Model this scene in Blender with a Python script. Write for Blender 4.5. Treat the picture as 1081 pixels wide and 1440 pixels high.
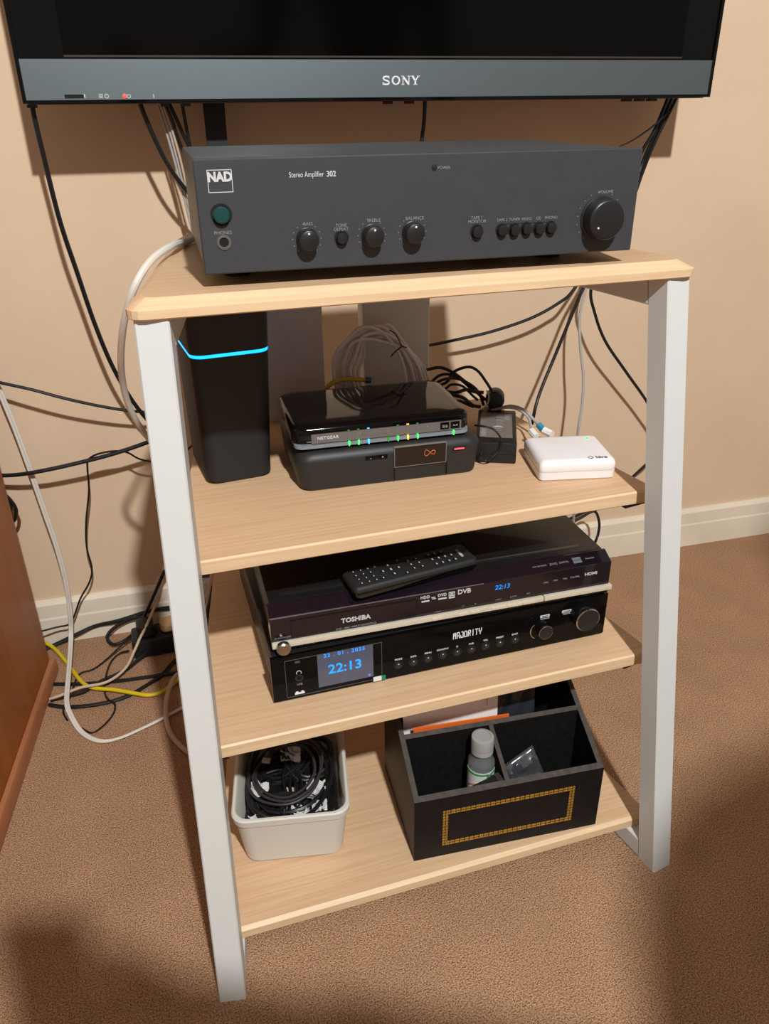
import bpy, bmesh, math, random
from math import sin, cos, pi, radians
from mathutils import Vector, Matrix

for o in list(bpy.data.objects):
    bpy.data.objects.remove(o)
random.seed(7)
SC = bpy.context.scene
COL = SC.collection

# ------------------------------------------------------------------ camera
F = 1104.19                                   # focal length in pixels of the 1081 x 1440 frame
CAM = Vector((-0.28394, -0.59451, 0.94346))
CM = Matrix.Rotation(-0.29877, 3, 'Z') @ Matrix.Rotation(1.09617, 3, 'X') @ Matrix.Rotation(-0.0124, 3, 'Z')
cd = bpy.data.cameras.new('camera')
cd.sensor_fit = 'VERTICAL'
cd.sensor_height = 36.0
cd.lens = F / 1440 * 36.0
cd.clip_start = 0.02
cam = bpy.data.objects.new('camera', cd)
COL.objects.link(cam)
cam.matrix_world = Matrix.Translation(CAM) @ CM.to_4x4()
SC.camera = cam

# ------------------------------------------------------------------ light
SC.view_settings.view_transform = 'Standard'
SC.view_settings.look = 'None'
SC.view_settings.exposure = 0.0
SC.view_settings.gamma = 1.0
SC.view_settings.use_curve_mapping = False
w = bpy.data.worlds.new('world')
SC.world = w
w.use_nodes = True
bg = w.node_tree.nodes['Background']
bg.inputs[0].default_value = (0.305, 0.265, 0.230, 1)
bg.inputs[1].default_value = 1.0


def bulb(name, loc, power, radius, col):
    l = bpy.data.lights.new(name, 'POINT')
    l.energy = power
    l.shadow_soft_size = radius
    l.color = col
    o = bpy.data.objects.new(name, l)
    COL.objects.link(o)
    o.location = loc
    return o


bulb('ceiling_lamp', (-0.066, -1.79, 2.655), 405, 0.045, (0.95, 0.985, 1.0))

# ------------------------------------------------------------------ pixel -> point on a known surface
PSI = -0.0456          # the wall is a hair off parallel to the stand
YW = 0.7986


def ray(px, py):
    return CM @ Vector(((px - 540.5) / F, (720 - py) / F, -1.0))


def hit(px, py, n, p):
    r = ray(px, py)
    n = Vector(n)
    return CAM + r * (n.dot(Vector(p) - CAM) / n.dot(r))


def at_z(px, py, z):
    return hit(px, py, (0, 0, 1), (0, 0, z))


def at_y(px, py, y):
    return hit(px, py, (0, 1, 0), (0, y, 0))


def at_wall(px, py, off):
    c, s = cos(PSI), sin(PSI)
    return hit(px, py, (-s, c, 0), (s * off, YW - c * off, 0))


# ------------------------------------------------------------------ materials
def lin(c):
    return tuple(((v / 255) / 12.92 if v / 255 <= 0.04045 else ((v / 255 + 0.055) / 1.055) ** 2.4) for v in c)


MATS = {}


def mat(name, col, rough=0.5, metal=0.0, spec=0.5, noise=None, bump=None, emit=None, coat=0.0, trans=0.0, alpha=1.0, stretch=(1, 1, 1), ior=1.45):
    """Principled material; noise=(scale, strength) varies the colour, bump=(scale, strength, distance)."""
    if name in MATS:
        return MATS[name]
    m = bpy.data.materials.new(name)
    m.use_nodes = True
    nt = m.node_tree
    b = nt.nodes['Principled BSDF']
    L = lin(col)
    b.inputs['Base Color'].default_value = (*L, 1)
    b.inputs['Roughness'].default_value = rough
    b.inputs['Metallic'].default_value = metal
    b.inputs['Specular IOR Level'].default_value = spec
    b.inputs['Coat Weight'].default_value = coat
    b.inputs['Coat Roughness'].default_value = 0.05
    b.inputs['Transmission Weight'].default_value = trans
    b.inputs['IOR'].default_value = ior
    b.inputs['Alpha'].default_value = alpha
    if emit:
        b.inputs['Emission Color'].default_value = (*lin(emit[0]), 1)
        b.inputs['Emission Strength'].default_value = emit[1]
    tc = mp = None
    if noise or bump:
        tc = nt.nodes.new('ShaderNodeTexCoord')
        mp = nt.nodes.new('ShaderNodeMapping')
        mp.inputs['Scale'].default_value = stretch
        nt.links.new(tc.outputs['Object'], mp.inputs[0])
    if noise:
        n = nt.nodes.new('ShaderNodeTexNoise')
        n.inputs['Scale'].default_value = noise[0]
        n.inputs['Detail'].default_value = 5
        nt.links.new(mp.outputs[0], n.inputs['Vector'])
        r = nt.nodes.new('ShaderNodeValToRGB')
        r.color_ramp.elements[0].position = 0.3
        r.color_ramp.elements[1].position = 0.7
        r.color_ramp.elements[0].color = (*[max(0, v * (1 - noise[1])) for v in L], 1)
        r.color_ramp.elements[1].color = (*[min(1, v * (1 + noise[1])) for v in L], 1)
        nt.links.new(n.outputs['Fac'], r.inputs[0])
        nt.links.new(r.outputs[0], b.inputs['Base Color'])
    if bump:
        n2 = nt.nodes.new('ShaderNodeTexNoise')
        n2.inputs['Scale'].default_value = bump[0]
        n2.inputs['Detail'].default_value = 3
        nt.links.new(mp.outputs[0], n2.inputs['Vector'])
        bm_ = nt.nodes.new('ShaderNodeBump')
        bm_.inputs['Strength'].default_value = bump[1]
        bm_.inputs['Distance'].default_value = bump[2]
        nt.links.new(n2.outputs['Fac'], bm_.inputs['Height'])
        nt.links.new(bm_.outputs[0], b.inputs['Normal'])
    MATS[name] = m
    return m


def carpet_mat():
    m = mat('carpet', (160, 122, 93), 0.95, spec=0.1)
    nt = m.node_tree
    b = nt.nodes['Principled BSDF']
    tc = nt.nodes.new('ShaderNodeTexCoord')
    fine = nt.nodes.new('ShaderNodeTexNoise')
    fine.inputs['Scale'].default_value = 520
    fine.inputs['Detail'].default_value = 2
    mid = nt.nodes.new('ShaderNodeTexNoise')
    mid.inputs['Scale'].default_value = 9
    mid.inputs['Detail'].default_value = 6
    dirt = nt.nodes.new('ShaderNodeTexNoise')
    dirt.inputs['Scale'].default_value = 26
    dirt.inputs['Detail'].default_value = 1
    for n in (fine, mid, dirt):
        nt.links.new(tc.outputs['Object'], n.inputs['Vector'])
    r1 = nt.nodes.new('ShaderNodeValToRGB')
    r1.color_ramp.elements[0].position = 0.32
    r1.color_ramp.elements[1].position = 0.68
    r1.color_ramp.elements[0].color = (*lin((126, 89, 62)), 1)
    r1.color_ramp.elements[1].color = (*lin((216, 172, 135)), 1)
    nt.links.new(fine.outputs['Fac'], r1.inputs[0])
    r2 = nt.nodes.new('ShaderNodeValToRGB')
    r2.color_ramp.elements[0].position = 0.25
    r2.color_ramp.elements[1].position = 0.75
    r2.color_ramp.elements[0].color = (0.87, 0.865, 0.86, 1)
    r2.color_ramp.elements[1].color = (1.08, 1.08, 1.08, 1)
    nt.links.new(mid.outputs['Fac'], r2.inputs[0])
    r3 = nt.nodes.new('ShaderNodeValToRGB')
    r3.color_ramp.elements[0].position = 0.16
    r3.color_ramp.elements[1].position = 0.225
    r3.color_ramp.elements[0].color = (0.45, 0.42, 0.4, 1)
    r3.color_ramp.elements[1].color = (1, 1, 1, 1)
    nt.links.new(dirt.outputs['Fac'], r3.inputs[0])
    m1 = nt.nodes.new('ShaderNodeMixRGB')
    m1.blend_type = 'MULTIPLY'
    m1.inputs[0].default_value = 1
    m2 = nt.nodes.new('ShaderNodeMixRGB')
    m2.blend_type = 'MULTIPLY'
    m2.inputs[0].default_value = 1
    nt.links.new(r1.outputs[0], m1.inputs[1])
    nt.links.new(r2.outputs[0], m1.inputs[2])
    nt.links.new(m1.outputs[0], m2.inputs[1])
    nt.links.new(r3.outputs[0], m2.inputs[2])
    nt.links.new(m2.outputs[0], b.inputs['Base Color'])
    bp = nt.nodes.new('ShaderNodeBump')
    bp.inputs['Strength'].default_value = 0.9
    bp.inputs['Distance'].default_value = 0.004
    nt.links.new(fine.outputs['Fac'], bp.inputs['Height'])
    nt.links.new(bp.outputs[0], b.inputs['Normal'])
    return m


def wood_mat(name, dark, light, scale, rough=0.45, spec=0.4):
    m = mat(name, light, rough, spec=spec)
    nt = m.node_tree
    b = nt.nodes['Principled BSDF']
    tc = nt.nodes.new('ShaderNodeTexCoord')
    mp = nt.nodes.new('ShaderNodeMapping')
    mp.inputs['Scale'].default_value = scale
    nt.links.new(tc.outputs['Object'], mp.inputs[0])
    n = nt.nodes.new('ShaderNodeTexNoise')
    n.inputs['Scale'].default_value = 4
    n.inputs['Detail'].default_value = 6
    n.inputs['Distortion'].default_value = 0.6
    nt.links.new(mp.outputs[0], n.inputs['Vector'])
    r = nt.nodes.new('ShaderNodeValToRGB')
    r.color_ramp.elements[0].position = 0.34
    r.color_ramp.elements[1].position = 0.62
    r.color_ramp.elements[0].color = (*lin(dark), 1)
    r.color_ramp.elements[1].color = (*lin(light), 1)
    nt.links.new(n.outputs['Fac'], r.inputs[0])
    nt.links.new(r.outputs[0], b.inputs['Base Color'])
    return m


M_wall = mat('wall_paint', (216, 188, 158), 0.75, spec=0.25, noise=(6, 0.03), bump=(160, 0.12, 0.001))
M_base = mat('skirting_paint', (226, 212, 190), 0.45, spec=0.4, noise=(9, 0.06))
M_carpet = carpet_mat()
M_beech = wood_mat('beech_laminate', (202, 163, 124), (212, 176, 140), (1.6, 60, 60))
M_edgeband = wood_mat('beech_edge_band', (212, 179, 140), (222, 190, 151), (1.6, 60, 60))
M_white = mat('white_metal_paint', (204, 204, 200), 0.42, spec=0.45)
M_cab = wood_mat('cabinet_wood', (147, 80, 27), (162, 92, 32), (6, 6, 0.8), 0.4)
M_cabtrim = wood_mat('cabinet_trim_wood', (150, 92, 58), (166, 106, 70), (6, 0.8, 6), 0.45)
M_black = mat('black_plastic', (24, 23, 23), 0.42)
M_blackmat = mat('matt_black_plastic', (30, 29, 29), 0.6)
M_gloss = mat('gloss_black', (8, 8, 9), 0.06, spec=0.35)
M_screen = mat('screen_glass', (4, 3, 3), 0.12, spec=0.25)
M_cable = mat('black_cable', (20, 20, 22), 0.42)
M_cable_w = mat('white_cable', (216, 208, 196), 0.45)
M_cable_g = mat('grey_cable', (172, 166, 160), 0.5)
M_cable_b = mat('beige_cable', (196, 172, 146), 0.5)
M_cable_y = mat('yellow_cable', (214, 186, 22), 0.4)
M_amp = mat('amp_grey', (55, 56, 59), 0.5, noise=(45, 0.05), bump=(900, 0.1, 0.0004))
M_ampcov = mat('amp_cover', (70, 70, 71), 0.45, noise=(30, 0.12), stretch=(1, 6, 1))
M_knob = mat('knob_black', (32, 31, 31), 0.35)
M_print = mat('pale_print', (196, 196, 194), 0.6)
M_printdim = mat('dim_print', (132, 132, 132), 0.6)
M_hole = mat('dark_recess', (6, 6, 6), 0.8)
M_fascia = mat('tv_fascia', (118, 128, 132), 0.40, metal=0.85)
M_tvunder = mat('tv_underside', (78, 66, 56), 0.3)
M_chrome = mat('chrome', (205, 200, 195), 0.12, metal=1.0)
M_silver = mat('silver_strip', (206, 194, 172), 0.4, metal=0.15)
M_whiteplastic = mat('white_plastic', (232, 228, 226), 0.35)
M_cream = mat('cream_plastic', (206, 201, 190), 0.4)
M_leather = mat('black_leatherette', (15, 15, 18), 0.5, spec=0.3, noise=(60, 0.4), bump=(220, 0.25, 0.001))
M_boxin = mat('box_lining', (13, 11, 10), 0.9, spec=0.2, noise=(120, 0.6))
M_edge = mat('worn_edge', (66, 58, 52), 0.75, noise=(120, 0.3))
M_gold = mat('gold_print', (190, 142, 58), 0.4, metal=0.4, noise=(300, 0.3))
M_clear = mat('clear_plastic', (225, 225, 225), 0.12, trans=0.85, ior=1.3)


# ------------------------------------------------------------------ mesh builder
class MB:
    def __init__(s):
        s.v, s.f, s.m = [], [], []
        s.cur = 0

    def add(s, vs, fs):
        k = len(s.v)
        s.v += [tuple(v) for v in vs]
        s.f += [tuple(i + k for i in f) for f in fs]
        s.m += [s.cur] * len(fs)

    def hexa(s, p):
        """8 points: four bottom ccw, four top ccw"""
        s.add(p, [(3, 2, 1, 0), (4, 5, 6, 7), (0, 1, 5, 4), (1, 2, 6, 5), (2, 3, 7, 6), (3, 0, 4, 7)])

    def box(s, x0, y0, z0, x1, y1, z1):
        s.hexa([(x0, y0, z0), (x1, y0, z0), (x1, y1, z0), (x0, y1, z0), (x0, y0, z1), (x1, y0, z1), (x1, y1, z1), (x0, y1, z1)])

    def loft(s, rings, cap0=True, cap1=True, closed=False):
        n = len(rings[0])
        vs = [p for r in rings for p in r]
        fs = []
        R = len(rings)
        for i in range(R - 1 + (1 if closed else 0)):
            a, b = i * n, ((i + 1) % R) * n
            for j in range(n):
                k = (j + 1) % n
                fs.append((a + j, a + k, b + k, b + j))
        if not closed:
            if cap0:
                fs.append(tuple(range(n - 1, -1, -1)))
            if cap1:
                fs.append(tuple((R - 1) * n + j for j in range(n)))
        s.add(vs, fs)

    def rbox(s, x0, y0, z0, x1, y1, z1, r=0.004, bev=0.001, n=4, bot=None, inset=None):
        """box with rounded vertical corners and a bevelled rim; inset = extra inset of the bottom"""
        bot = bev if bot is None else bot
        ins = inset or 0.0

        def ring(d, z):
            return [(x, y, z) for x, y in rrect(x0 + d, y0 + d, x1 - d, y1 - d, max(r - d, 0.0003), n)]
        s.loft([ring(bot + ins, z0), ring(ins, z0 + bot), ring(0, z1 - bev), ring(bev * 0.3, z1 - bev * 0.3), ring(bev, z1)])

    def cyl(s, c, axis, r, h, seg=20, bev=0.0, r1=None, cap0=True):
        """cylinder from c along axis"""
        ax = Vector(axis).normalized()
        u = ax.orthogonal().normalized()
        v = ax.cross(u)
        c = Vector(c)
        r1 = r if r1 is None else r1

        def ring(rr, hh):
            return [c + ax * hh + (u * cos(2 * pi * i / seg) + v * sin(2 * pi * i / seg)) * rr for i in range(seg)]
        if bev:
            s.loft([ring(r, 0), ring(r1, h - bev), ring(r1 - bev * 0.35, h - bev * 0.3), ring(r1 - bev, h)], cap0=cap0)
        else:
            s.loft([ring(r, 0), ring(r1, h)], cap0=cap0)

    def lathe(s, prof, seg=28, c=(0, 0, 0), axis='Z', caps=True):
        rings = []
        for r, h in prof:
            rg = []
            for i in range(seg):
                a = 2 * pi * i / seg
                if axis == 'Z':
                    rg.append((c[0] + r * cos(a), c[1] + r * sin(a), c[2] + h))
                else:      # along -Y (towards the viewer)
                    rg.append((c[0] + r * cos(a), c[1] - h, c[2] + r * sin(a)))
            rings.append(rg)
        s.loft(rings, caps, caps)

    def tube(s, pts, r, seg=8, sub=6, flat=None):
        P = spline(pts, sub)
        n = len(P)
        rings = []
        t = (P[1] - P[0]).normalized()
        u = t.orthogonal().normalized()
        if flat:
            u = (Vector(flat) - t * t.dot(Vector(flat))).normalized()
        for i in range(n):
            t = (P[min(i + 1, n - 1)] - P[max(i - 1, 0)])
            t = t.normalized() if t.length > 1e-9 else Vector((0, 0, 1))
            u = (u - t * u.dot(t))
            u = u.normalized() if u.length > 1e-6 else t.orthogonal().normalized()
            v = t.cross(u)
            rings.append([P[i] + (u * cos(2 * pi * j / seg) + v * sin(2 * pi * j / seg)) * r for j in range(seg)])
        s.loft(rings)

    def link(s, name, mats, parent=None, smooth=True, angle=35):
        me = bpy.data.meshes.new(name)
        me.from_pydata(s.v, [], s.f)
        mats = mats if isinstance(mats, (list, tuple)) else [mats]
        for m in mats:
            me.materials.append(m)
        if len(mats) > 1:
            me.polygons.foreach_set('material_index', s.m)
        bm = bmesh.new()
        bm.from_mesh(me)
        bmesh.ops.recalc_face_normals(bm, faces=bm.faces)
        bm.to_mesh(me)
        bm.free()
        if smooth:
            me.polygons.foreach_set('use_smooth', [True] * len(me.polygons))
            me.set_sharp_from_angle(angle=radians(angle))
        o = bpy.data.objects.new(name, me)
        COL.objects.link(o)
        if parent:
            o.parent = parent
        return o


def rrect(x0, y0, x1, y1, r, n=4):
    r = min(r, (x1 - x0) / 2 - 1e-5, (y1 - y0) / 2 - 1e-5)
    out = []
    for cx, cy, a0 in ((x0 + r, y0 + r, pi), (x1 - r, y0 + r, 1.5 * pi), (x1 - r, y1 - r, 0), (x0 + r, y1 - r, 0.5 * pi)):
        for i in range(n + 1):
            a = a0 + 0.5 * pi * i / n
            out.append((cx + r * cos(a), cy + r * sin(a)))
    return out


def spline(pts, sub=6):
    P = [Vector(p) for p in pts]
    if len(P) < 3 or sub <= 1:
        return P
    out = []
    for i in range(len(P) - 1):
        p0, p1, p2, p3 = P[max(i - 1, 0)], P[i], P[i + 1], P[min(i + 2, len(P) - 1)]
        for k in range(sub):
            t = k / sub
            out.append(0.5 * ((2 * p1) + (p2 - p0) * t + (2 * p0 - 5 * p1 + 4 * p2 - p3) * t * t + (3 * p1 - p0 - 3 * p2 + p3) * t ** 3))
    out.append(P[-1])
    return out


def tag(o, label=None, cat=None, group=None, kind=None):
    for k, v in (('label', label), ('category', cat), ('group', group), ('kind', kind)):
        if v:
            o[k] = v
    return o


class Thing:
    """an Empty at the front-left-bottom corner of a thing; u = along its width, v = depth, h = height"""

    def __init__(s, name, label, cat, loc, yaw=0.0, group=None):
        s.o = bpy.data.objects.new(name, None)
        s.o.empty_display_size = 0.03
        COL.objects.link(s.o)
        s.o.location = loc
        s.o.rotation_euler = (0, 0, yaw)
        s.loc, s.yaw = Vector(loc), yaw
        tag(s.o, label, cat, group)

    def local(s, P):
        return Matrix.Rotation(-s.yaw, 3, 'Z') @ (Vector(P) - s.loc)

    def world(s, u, v, h):
        return s.loc + Matrix.Rotation(s.yaw, 3, 'Z') @ Vector((u, v, h))

    def front(s, px, py, v=0.0):
        n = Vector((-sin(s.yaw), cos(s.yaw), 0))
        L = s.local(hit(px, py, n, s.loc + n * v))
        return L.x, L.z

    def top(s, px, py, h):
        L = s.local(at_z(px, py, s.loc.z + h))
        return L.x, L.y


FONTS = {}


def text(body, size, m, parent, loc, face='front', name='lettering', align='CENTER', bold=0.0, sx=1.0, tilt=0.0, depth=0.0002, shear=0.0, rz=0.0, space=1.0):
    cu = bpy.data.curves.new('lettering', 'FONT')
    cu.body = body
    cu.size = size
    cu.align_x = align
    cu.align_y = 'CENTER'
    cu.offset = bold * size
    cu.extrude = depth
    cu.shear = shear
    cu.space_character = space
    cu.resolution_u = 3
    t = bpy.data.objects.new('lettering', cu)
    me = bpy.data.meshes.new_from_object(t)
    me.name = name
    bpy.data.objects.remove(t)
    bpy.data.curves.remove(cu)
    me.materials.clear()
    me.materials.append(m)
    o = bpy.data.objects.new(name, me)
    COL.objects.link(o)
    o.parent = parent
    o.location = loc
    o.scale = (sx, 1, 1)
    o.rotation_euler = (radians(90) - tilt if face == 'front' else tilt, 0, rz)
    return o


def frame_line(mb, x0, z0, x1, z1, t, y0, y1):
    """thin rectangular outline on a front face"""
    mb.box(x0, y0, z0, x1, y1, z0 + t)
    mb.box(x0, y0, z1 - t, x1, y1, z1)
    mb.box(x0, y0, z0 + t, x0 + t, y1, z1 - t)
    mb.box(x1 - t, y0, z0 + t, x1, y1, z1 - t)


# ================================================================== SETTING
def wp(u, off, z):
    """u along the wall, off in front of it, height z"""
    return Vector((u * cos(PSI) + off * sin(PSI), YW + u * sin(PSI) - off * cos(PSI), z))


mb = MB()
mb.box(-2.6, -3.0, -0.02, 2.8, 1.2, 0.0)
tag(mb.link('floor', M_carpet, smooth=False), kind='structure')
mb = MB()
mb.hexa([wp(-2.6, -0.012, 0.0), wp(2.8, -0.012, 0.0), wp(2.8, -0.1, 0.0), wp(-2.6, -0.1, 0.0),
         wp(-2.6, -0.012, 2.45), wp(2.8, -0.012, 2.45), wp(2.8, -0.1, 2.45), wp(-2.6, -0.1, 2.45)])
tag(mb.link('wall_back', M_wall, smooth=False), kind='structure')
mb = MB()
prof = [(-0.0118, 0.0), (0.0, 0.0), (0.0, 0.056), (-0.0015, 0.060), (-0.0015, 0.088), (-0.0055, 0.0955), (-0.0118, 0.0966)]
mb.loft([[wp(u, a, b) for a, b in prof] for u in (-2.6, 2.8)])
tag(mb.link('baseboard_back', M_base, smooth=False), kind='structure')

# ================================================================== STAND
PHI, SL, W0, TW, TT = 0.16845, 0.17123, 0.2811, 0.0313, 0.0306
H, TH = 0.7965, 0.0171
Z2, Z3, Z4 = 0.5249, 0.3038, 0.0475
st = Thing('shelf_stand', 'four-tier beech shelf stand with sloping white metal side frames', 'shelf stand', (0, 0, 0))


def fr(side, a, out, z):
    return (side * (W0 - sin(PHI) * a + cos(PHI) * out), cos(PHI) * a + sin(PHI) * out, z)


AB = 0.525                      # how far back the side frames run
for side in (-1, 1):
    fo = bpy.data.objects.new('side_frame', None)
    COL.objects.link(fo)
    fo.parent = st.o
    zt = H - TH
    mb = MB()

    def q(a0, a1, z, o0=0.0, o1=TW):
        p = [fr(side, a0, o0, z), fr(side, a0, o1, z), fr(side, a1, o1, z), fr(side, a1, o0, z)]
        return p if side == 1 else p[::-1]
    e = 0.0015                 # tiny rounding of the tube's long edges

    def sec(a0, a1, z):
        pts = [(a0 + e, 0), (a0, e), (a0, TW - e), (a0 + e, TW), (a1 - e, TW), (a1, TW - e), (a1, e), (a1 - e, 0)]
        return [fr(side, a, o, z) for a, o in pts]
    mb.loft([sec(0, TT, 0.0), sec(SL * zt, SL * zt + TT, zt)])
    mb.link('front_leg', M_white, fo)

    def bar(z0, z1, a0, a1, s0, s1, name):
        b = MB()
        pr = [(z0 + e, 0), (z0, e), (z0, TW - e), (z0 + e, TW), (z1 - e, TW), (z1, TW - e), (z1, e), (z1 - e, 0)]
        b.loft([[fr(side, a0 + s0 * (z - z0), o, z) for z, o in pr], [fr(side, a1 + s1 * (z - z0), o, z) for z, o in pr]])
        b.link(name, M_white, fo)
    bar(zt - 0.0325, zt - 0.0003, SL * (zt - 0.0325) + TT + 0.0004, AB, SL, 0, 'top_bar')
    bar(0.0005, 0.0301, TT + 0.0005, AB, SL, 0, 'bottom_bar')
    # black support brackets under the three shelves
    for z in (Z2, Z3):
        b = MB()
        a0 = SL * z + TT + 0.003
        zz = z - TH - 0.0002
        p0 = [fr(side, a0 + 0.020, -0.004, zz - 0.006), fr(side, a0 + 0.020, TW - 0.002, zz - 0.006), fr(side, 0.50, TW - 0.002, zz - 0.006), fr(side, 0.50, -0.004, zz - 0.006)]
        p1 = [(x, y, zz) for x, y, _ in p0]
        b.hexa(p0 + p1)
        b.link('shelf_support', M_blackmat, fo)
# rear uprights and their cross bars
for x0, x1 in ((-0.137, -0.0308), (0.0299, 0.1351)):
    b = MB()
    b.rbox(x0, 0.52, 0.034, x1, 0.55, H - TH - 0.0335, r=0.003, bev=0.001)
    b.link('rear_post', M_white, st.o)
for z0, z1 in ((0.0005, 0.033), (H - TH - 0.0325, H - TH - 0.0005)):
    b = MB()
    b.box(-0.188, 0.52, z0, 0.188, 0.55, z1)
    b.link('cross_bar', M_white, st.o)


def board(outline, z0, z1, bev, name, low=0.0012):
    """outline: function inset -> polygon"""
    b = MB()
    b.loft([[(x, y, z0) for x, y in outline(low)], [(x, y, z0 + low) for x, y in outline(0)],
            [(x, y, z1 - bev[1]) for x, y in outline(0)], [(x, y, z1) for x, y in outline(bev[0])]])
    o = b.link(name, [M_beech, M_edgeband], st.o, angle=20)
    for p in o.data.polygons:
        p.material_index = 1 if p.normal.y < -0.3 else 0      # the front carries a paler edge band
    return o


def top_outline(d):
    y0, y1 = 0.128 + d, 0.555 - d
    xf, xb = 0.2945 - d, 0.2945 - 0.425 * 0.175 - d
    r = 0.016
    pts = []
    for sx in (1, -1):
        row = []
        for i in range(5):
            a = -pi / 2 + (pi / 2) * i / 4
            row.append((sx * (xf - r + r * cos(a)), y0 + r + r * sin(a)))
        row.append((sx * xb, y1))
        pts.append(row)
    return pts[0] + pts[1][::-1]


board(top_outline, H - TH, H, (0.014, 0.0085), 'top_board')
for z, bev, nm in ((Z2, (0.0022, 0.0018), 'shelf'), (Z3, (0.0022, 0.0018), 'shelf'), (Z4, (0.005, 0.004), 'shelf')):
    yf = SL * z * cos(PHI) + 0.048

    def so(d, yf=yf):
        y1 = 0.517
        k = math.tan(PHI)
        W0 = 0.2811 + 0.0325       # the shelves run out to the outer faces of the side frames
        return [(-(W0 - k * yf) + 0.0004, yf + d), (W0 - k * yf - 0.0004, yf + d), (W0 - k * y1 - 0.0004, y1), (-(W0 - k * y1) + 0.0004, y1)]
    board(so, z - TH, z, bev, nm)

# ================================================================== CABINET
ca = Thing('cabinet', 'orange-brown wooden cabinet at the left edge', 'cabinet', (-0.538, 0.728, 0.0), -0.14)
# u to the right, v to the back; the visible face is the right side (u = 0)
b = MB()
b.rbox(-0.45, -0.56, 0.0005, -0.0005, 0.0, 0.70, r=0.002, bev=0.001)
b.link('carcass', M_cab, ca.o)
b = MB()
b.rbox(-0.46, -0.57, 0.7005, 0.008, 0.004, 0.722, r=0.002, bev=0.002)
b.link('cabinet_top', M_cab, ca.o)
b = MB()
b.loft([[(0, y, 0.0005), (0.010, y, 0.0005), (0.010, y, 0.024), (0.007, y, 0.029), (0, y, 0.031)] for y in (-0.56, 0.004)])
b.link('base_strip', M_cabtrim, ca.o)

# ================================================================== TELEVISION
TVO = at_wall(32.5, 146, 0.13)
tv = Thing('television', 'large flat black television on the wall above the amplifier', 'television', TVO, PSI)
TWD = 1.056
b = MB()
b.rbox(0.0, 0.012, 0.0, TWD, 0.055, 0.66, r=0.004, bev=0.003)
b.link('casing', M_black, tv.o)
b = MB()
b.box(0.03, 0.055, 0.05, TWD - 0.03, 0.085, 0.60)
b.link('back_cover', M_blackmat, tv.o)
b = MB()
b.box(0.0, 0.0, 0.0, TWD, 0.012, 0.004)
b.box(0.0, 0.0, 0.004, 0.005, 0.012, 0.66)
b.box(TWD - 0.005, 0.0, 0.004, TWD, 0.012, 0.66)
b.box(0.0, 0.0, 0.655, TWD, 0.012, 0.66)
b.link('frame', M_gloss, tv.o, smooth=False)
b = MB()
b.box(0.005, 0.0012, 0.004, TWD - 0.005, 0.012, 0.0525)
b.link('fascia', M_fascia, tv.o, smooth=False)
b = MB()
b.box(0.005, 0.003, 0.0535, TWD - 0.005, 0.012, 0.655)
b.link('glass_surround', M_gloss, tv.o, smooth=False)
b = MB()
b.box(0.062, 0.0022, 0.0575, TWD - 0.062, 0.003, 0.60)
b.link('screen', M_screen, tv.o, smooth=False)
b = MB()
b.box(0.062, 0.0014, 0.0548, TWD - 0.062, 0.003, 0.0572)
b.link('screen_lip', mat('screen_lip', (60, 54, 48), 0.3), tv.o, smooth=False)
b = MB()
b.box(0.004, 0.012, -0.0012, TWD - 0.004, 0.05, -0.0001)
b.link('underside', M_tvunder, tv.o, smooth=False)
for px in (45, 232, 262, 545, 575, 880, 898, 915):
    u, h = tv.front(px, 148, 0.02)
    b = MB()
    b.box(u - 0.006, 0.013, -0.005, u + 0.006, 0.028, -0.0013)
    b.link('clip', M_black, tv.o, smooth=False)
u, h = tv.front(563, 113)
b = MB()
lw, lh = 0.0125, 0.0118


def stroke(x0, z0, x1, z1, t):
    dx, dz = x1 - x0, z1 - z0
    L_ = math.hypot(dx, dz)
    nx_, nz_ = -dz / L_ * t / 2, dx / L_ * t / 2
    q4 = [(x0 + nx_, z0 + nz_), (x0 - nx_, z0 - nz_), (x1 - nx_, z1 - nz_), (x1 + nx_, z1 + nz_)]
    b.hexa([(x, 0.0006, z) for x, z in q4] + [(x, 0.0013, z) for x, z in q4])


zb_, zt_ = h - lh / 2, h + lh / 2
xs = [u - 0.0272, u - 0.0130, u + 0.0020, u + 0.0168]
# S
sp_ = [(0.0098, 0.0086), (0.0092, 0.0104), (0.005, 0.0112), (0.0012, 0.0100), (0.0012, 0.0078), (0.0035, 0.0064), (0.0075, 0.0054), (0.0098, 0.0040), (0.0096, 0.0016), (0.0055, 0.0006), (0.0012, 0.0015), (0.0006, 0.0034)]
for p_, q_ in zip(sp_[:-1], sp_[1:]):
    stroke(xs[0] + p_[0], zb_ + p_[1], xs[0] + q_[0], zb_ + q_[1], 0.0021)
stroke(xs[0] + 0.0100, zb_ + 0.0085, xs[0] + 0.0100, zt_, 0.0009)
stroke(xs[0] + 0.0006, zb_, xs[0] + 0.0006, zb_ + 0.0036, 0.0009)
# O
for i in range(20):
    a0, a1 = 2 * pi * i / 20, 2 * pi * (i + 1) / 20
    stroke(xs[1] + 0.0062 + 0.0053 * cos(a0), h + 0.0052 * sin(a0), xs[1] + 0.0062 + 0.0053 * cos(a1), h + 0.0052 * sin(a1), 0.0013 + 0.0013 * abs(cos((a0 + a1) / 2)))
# N
stroke(xs[2] + 0.0020, zb_, xs[2] + 0.0020, zt_, 0.0012)
stroke(xs[2] + 0.0018, zt_ - 0.0006, xs[2] + 0.0112, zb_ + 0.0004, 0.0027)
stroke(xs[2] + 0.0112, zb_, xs[2] + 0.0112, zt_, 0.0012)
for cx_, z_ in ((0.0020, zb_ + 0.0004), (0.0014, zt_ - 0.0004), (0.0112, zt_ - 0.0004)):
    stroke(xs[2] + cx_ - 0.0022, z_, xs[2] + cx_ + 0.0022, z_, 0.0009)
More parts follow.
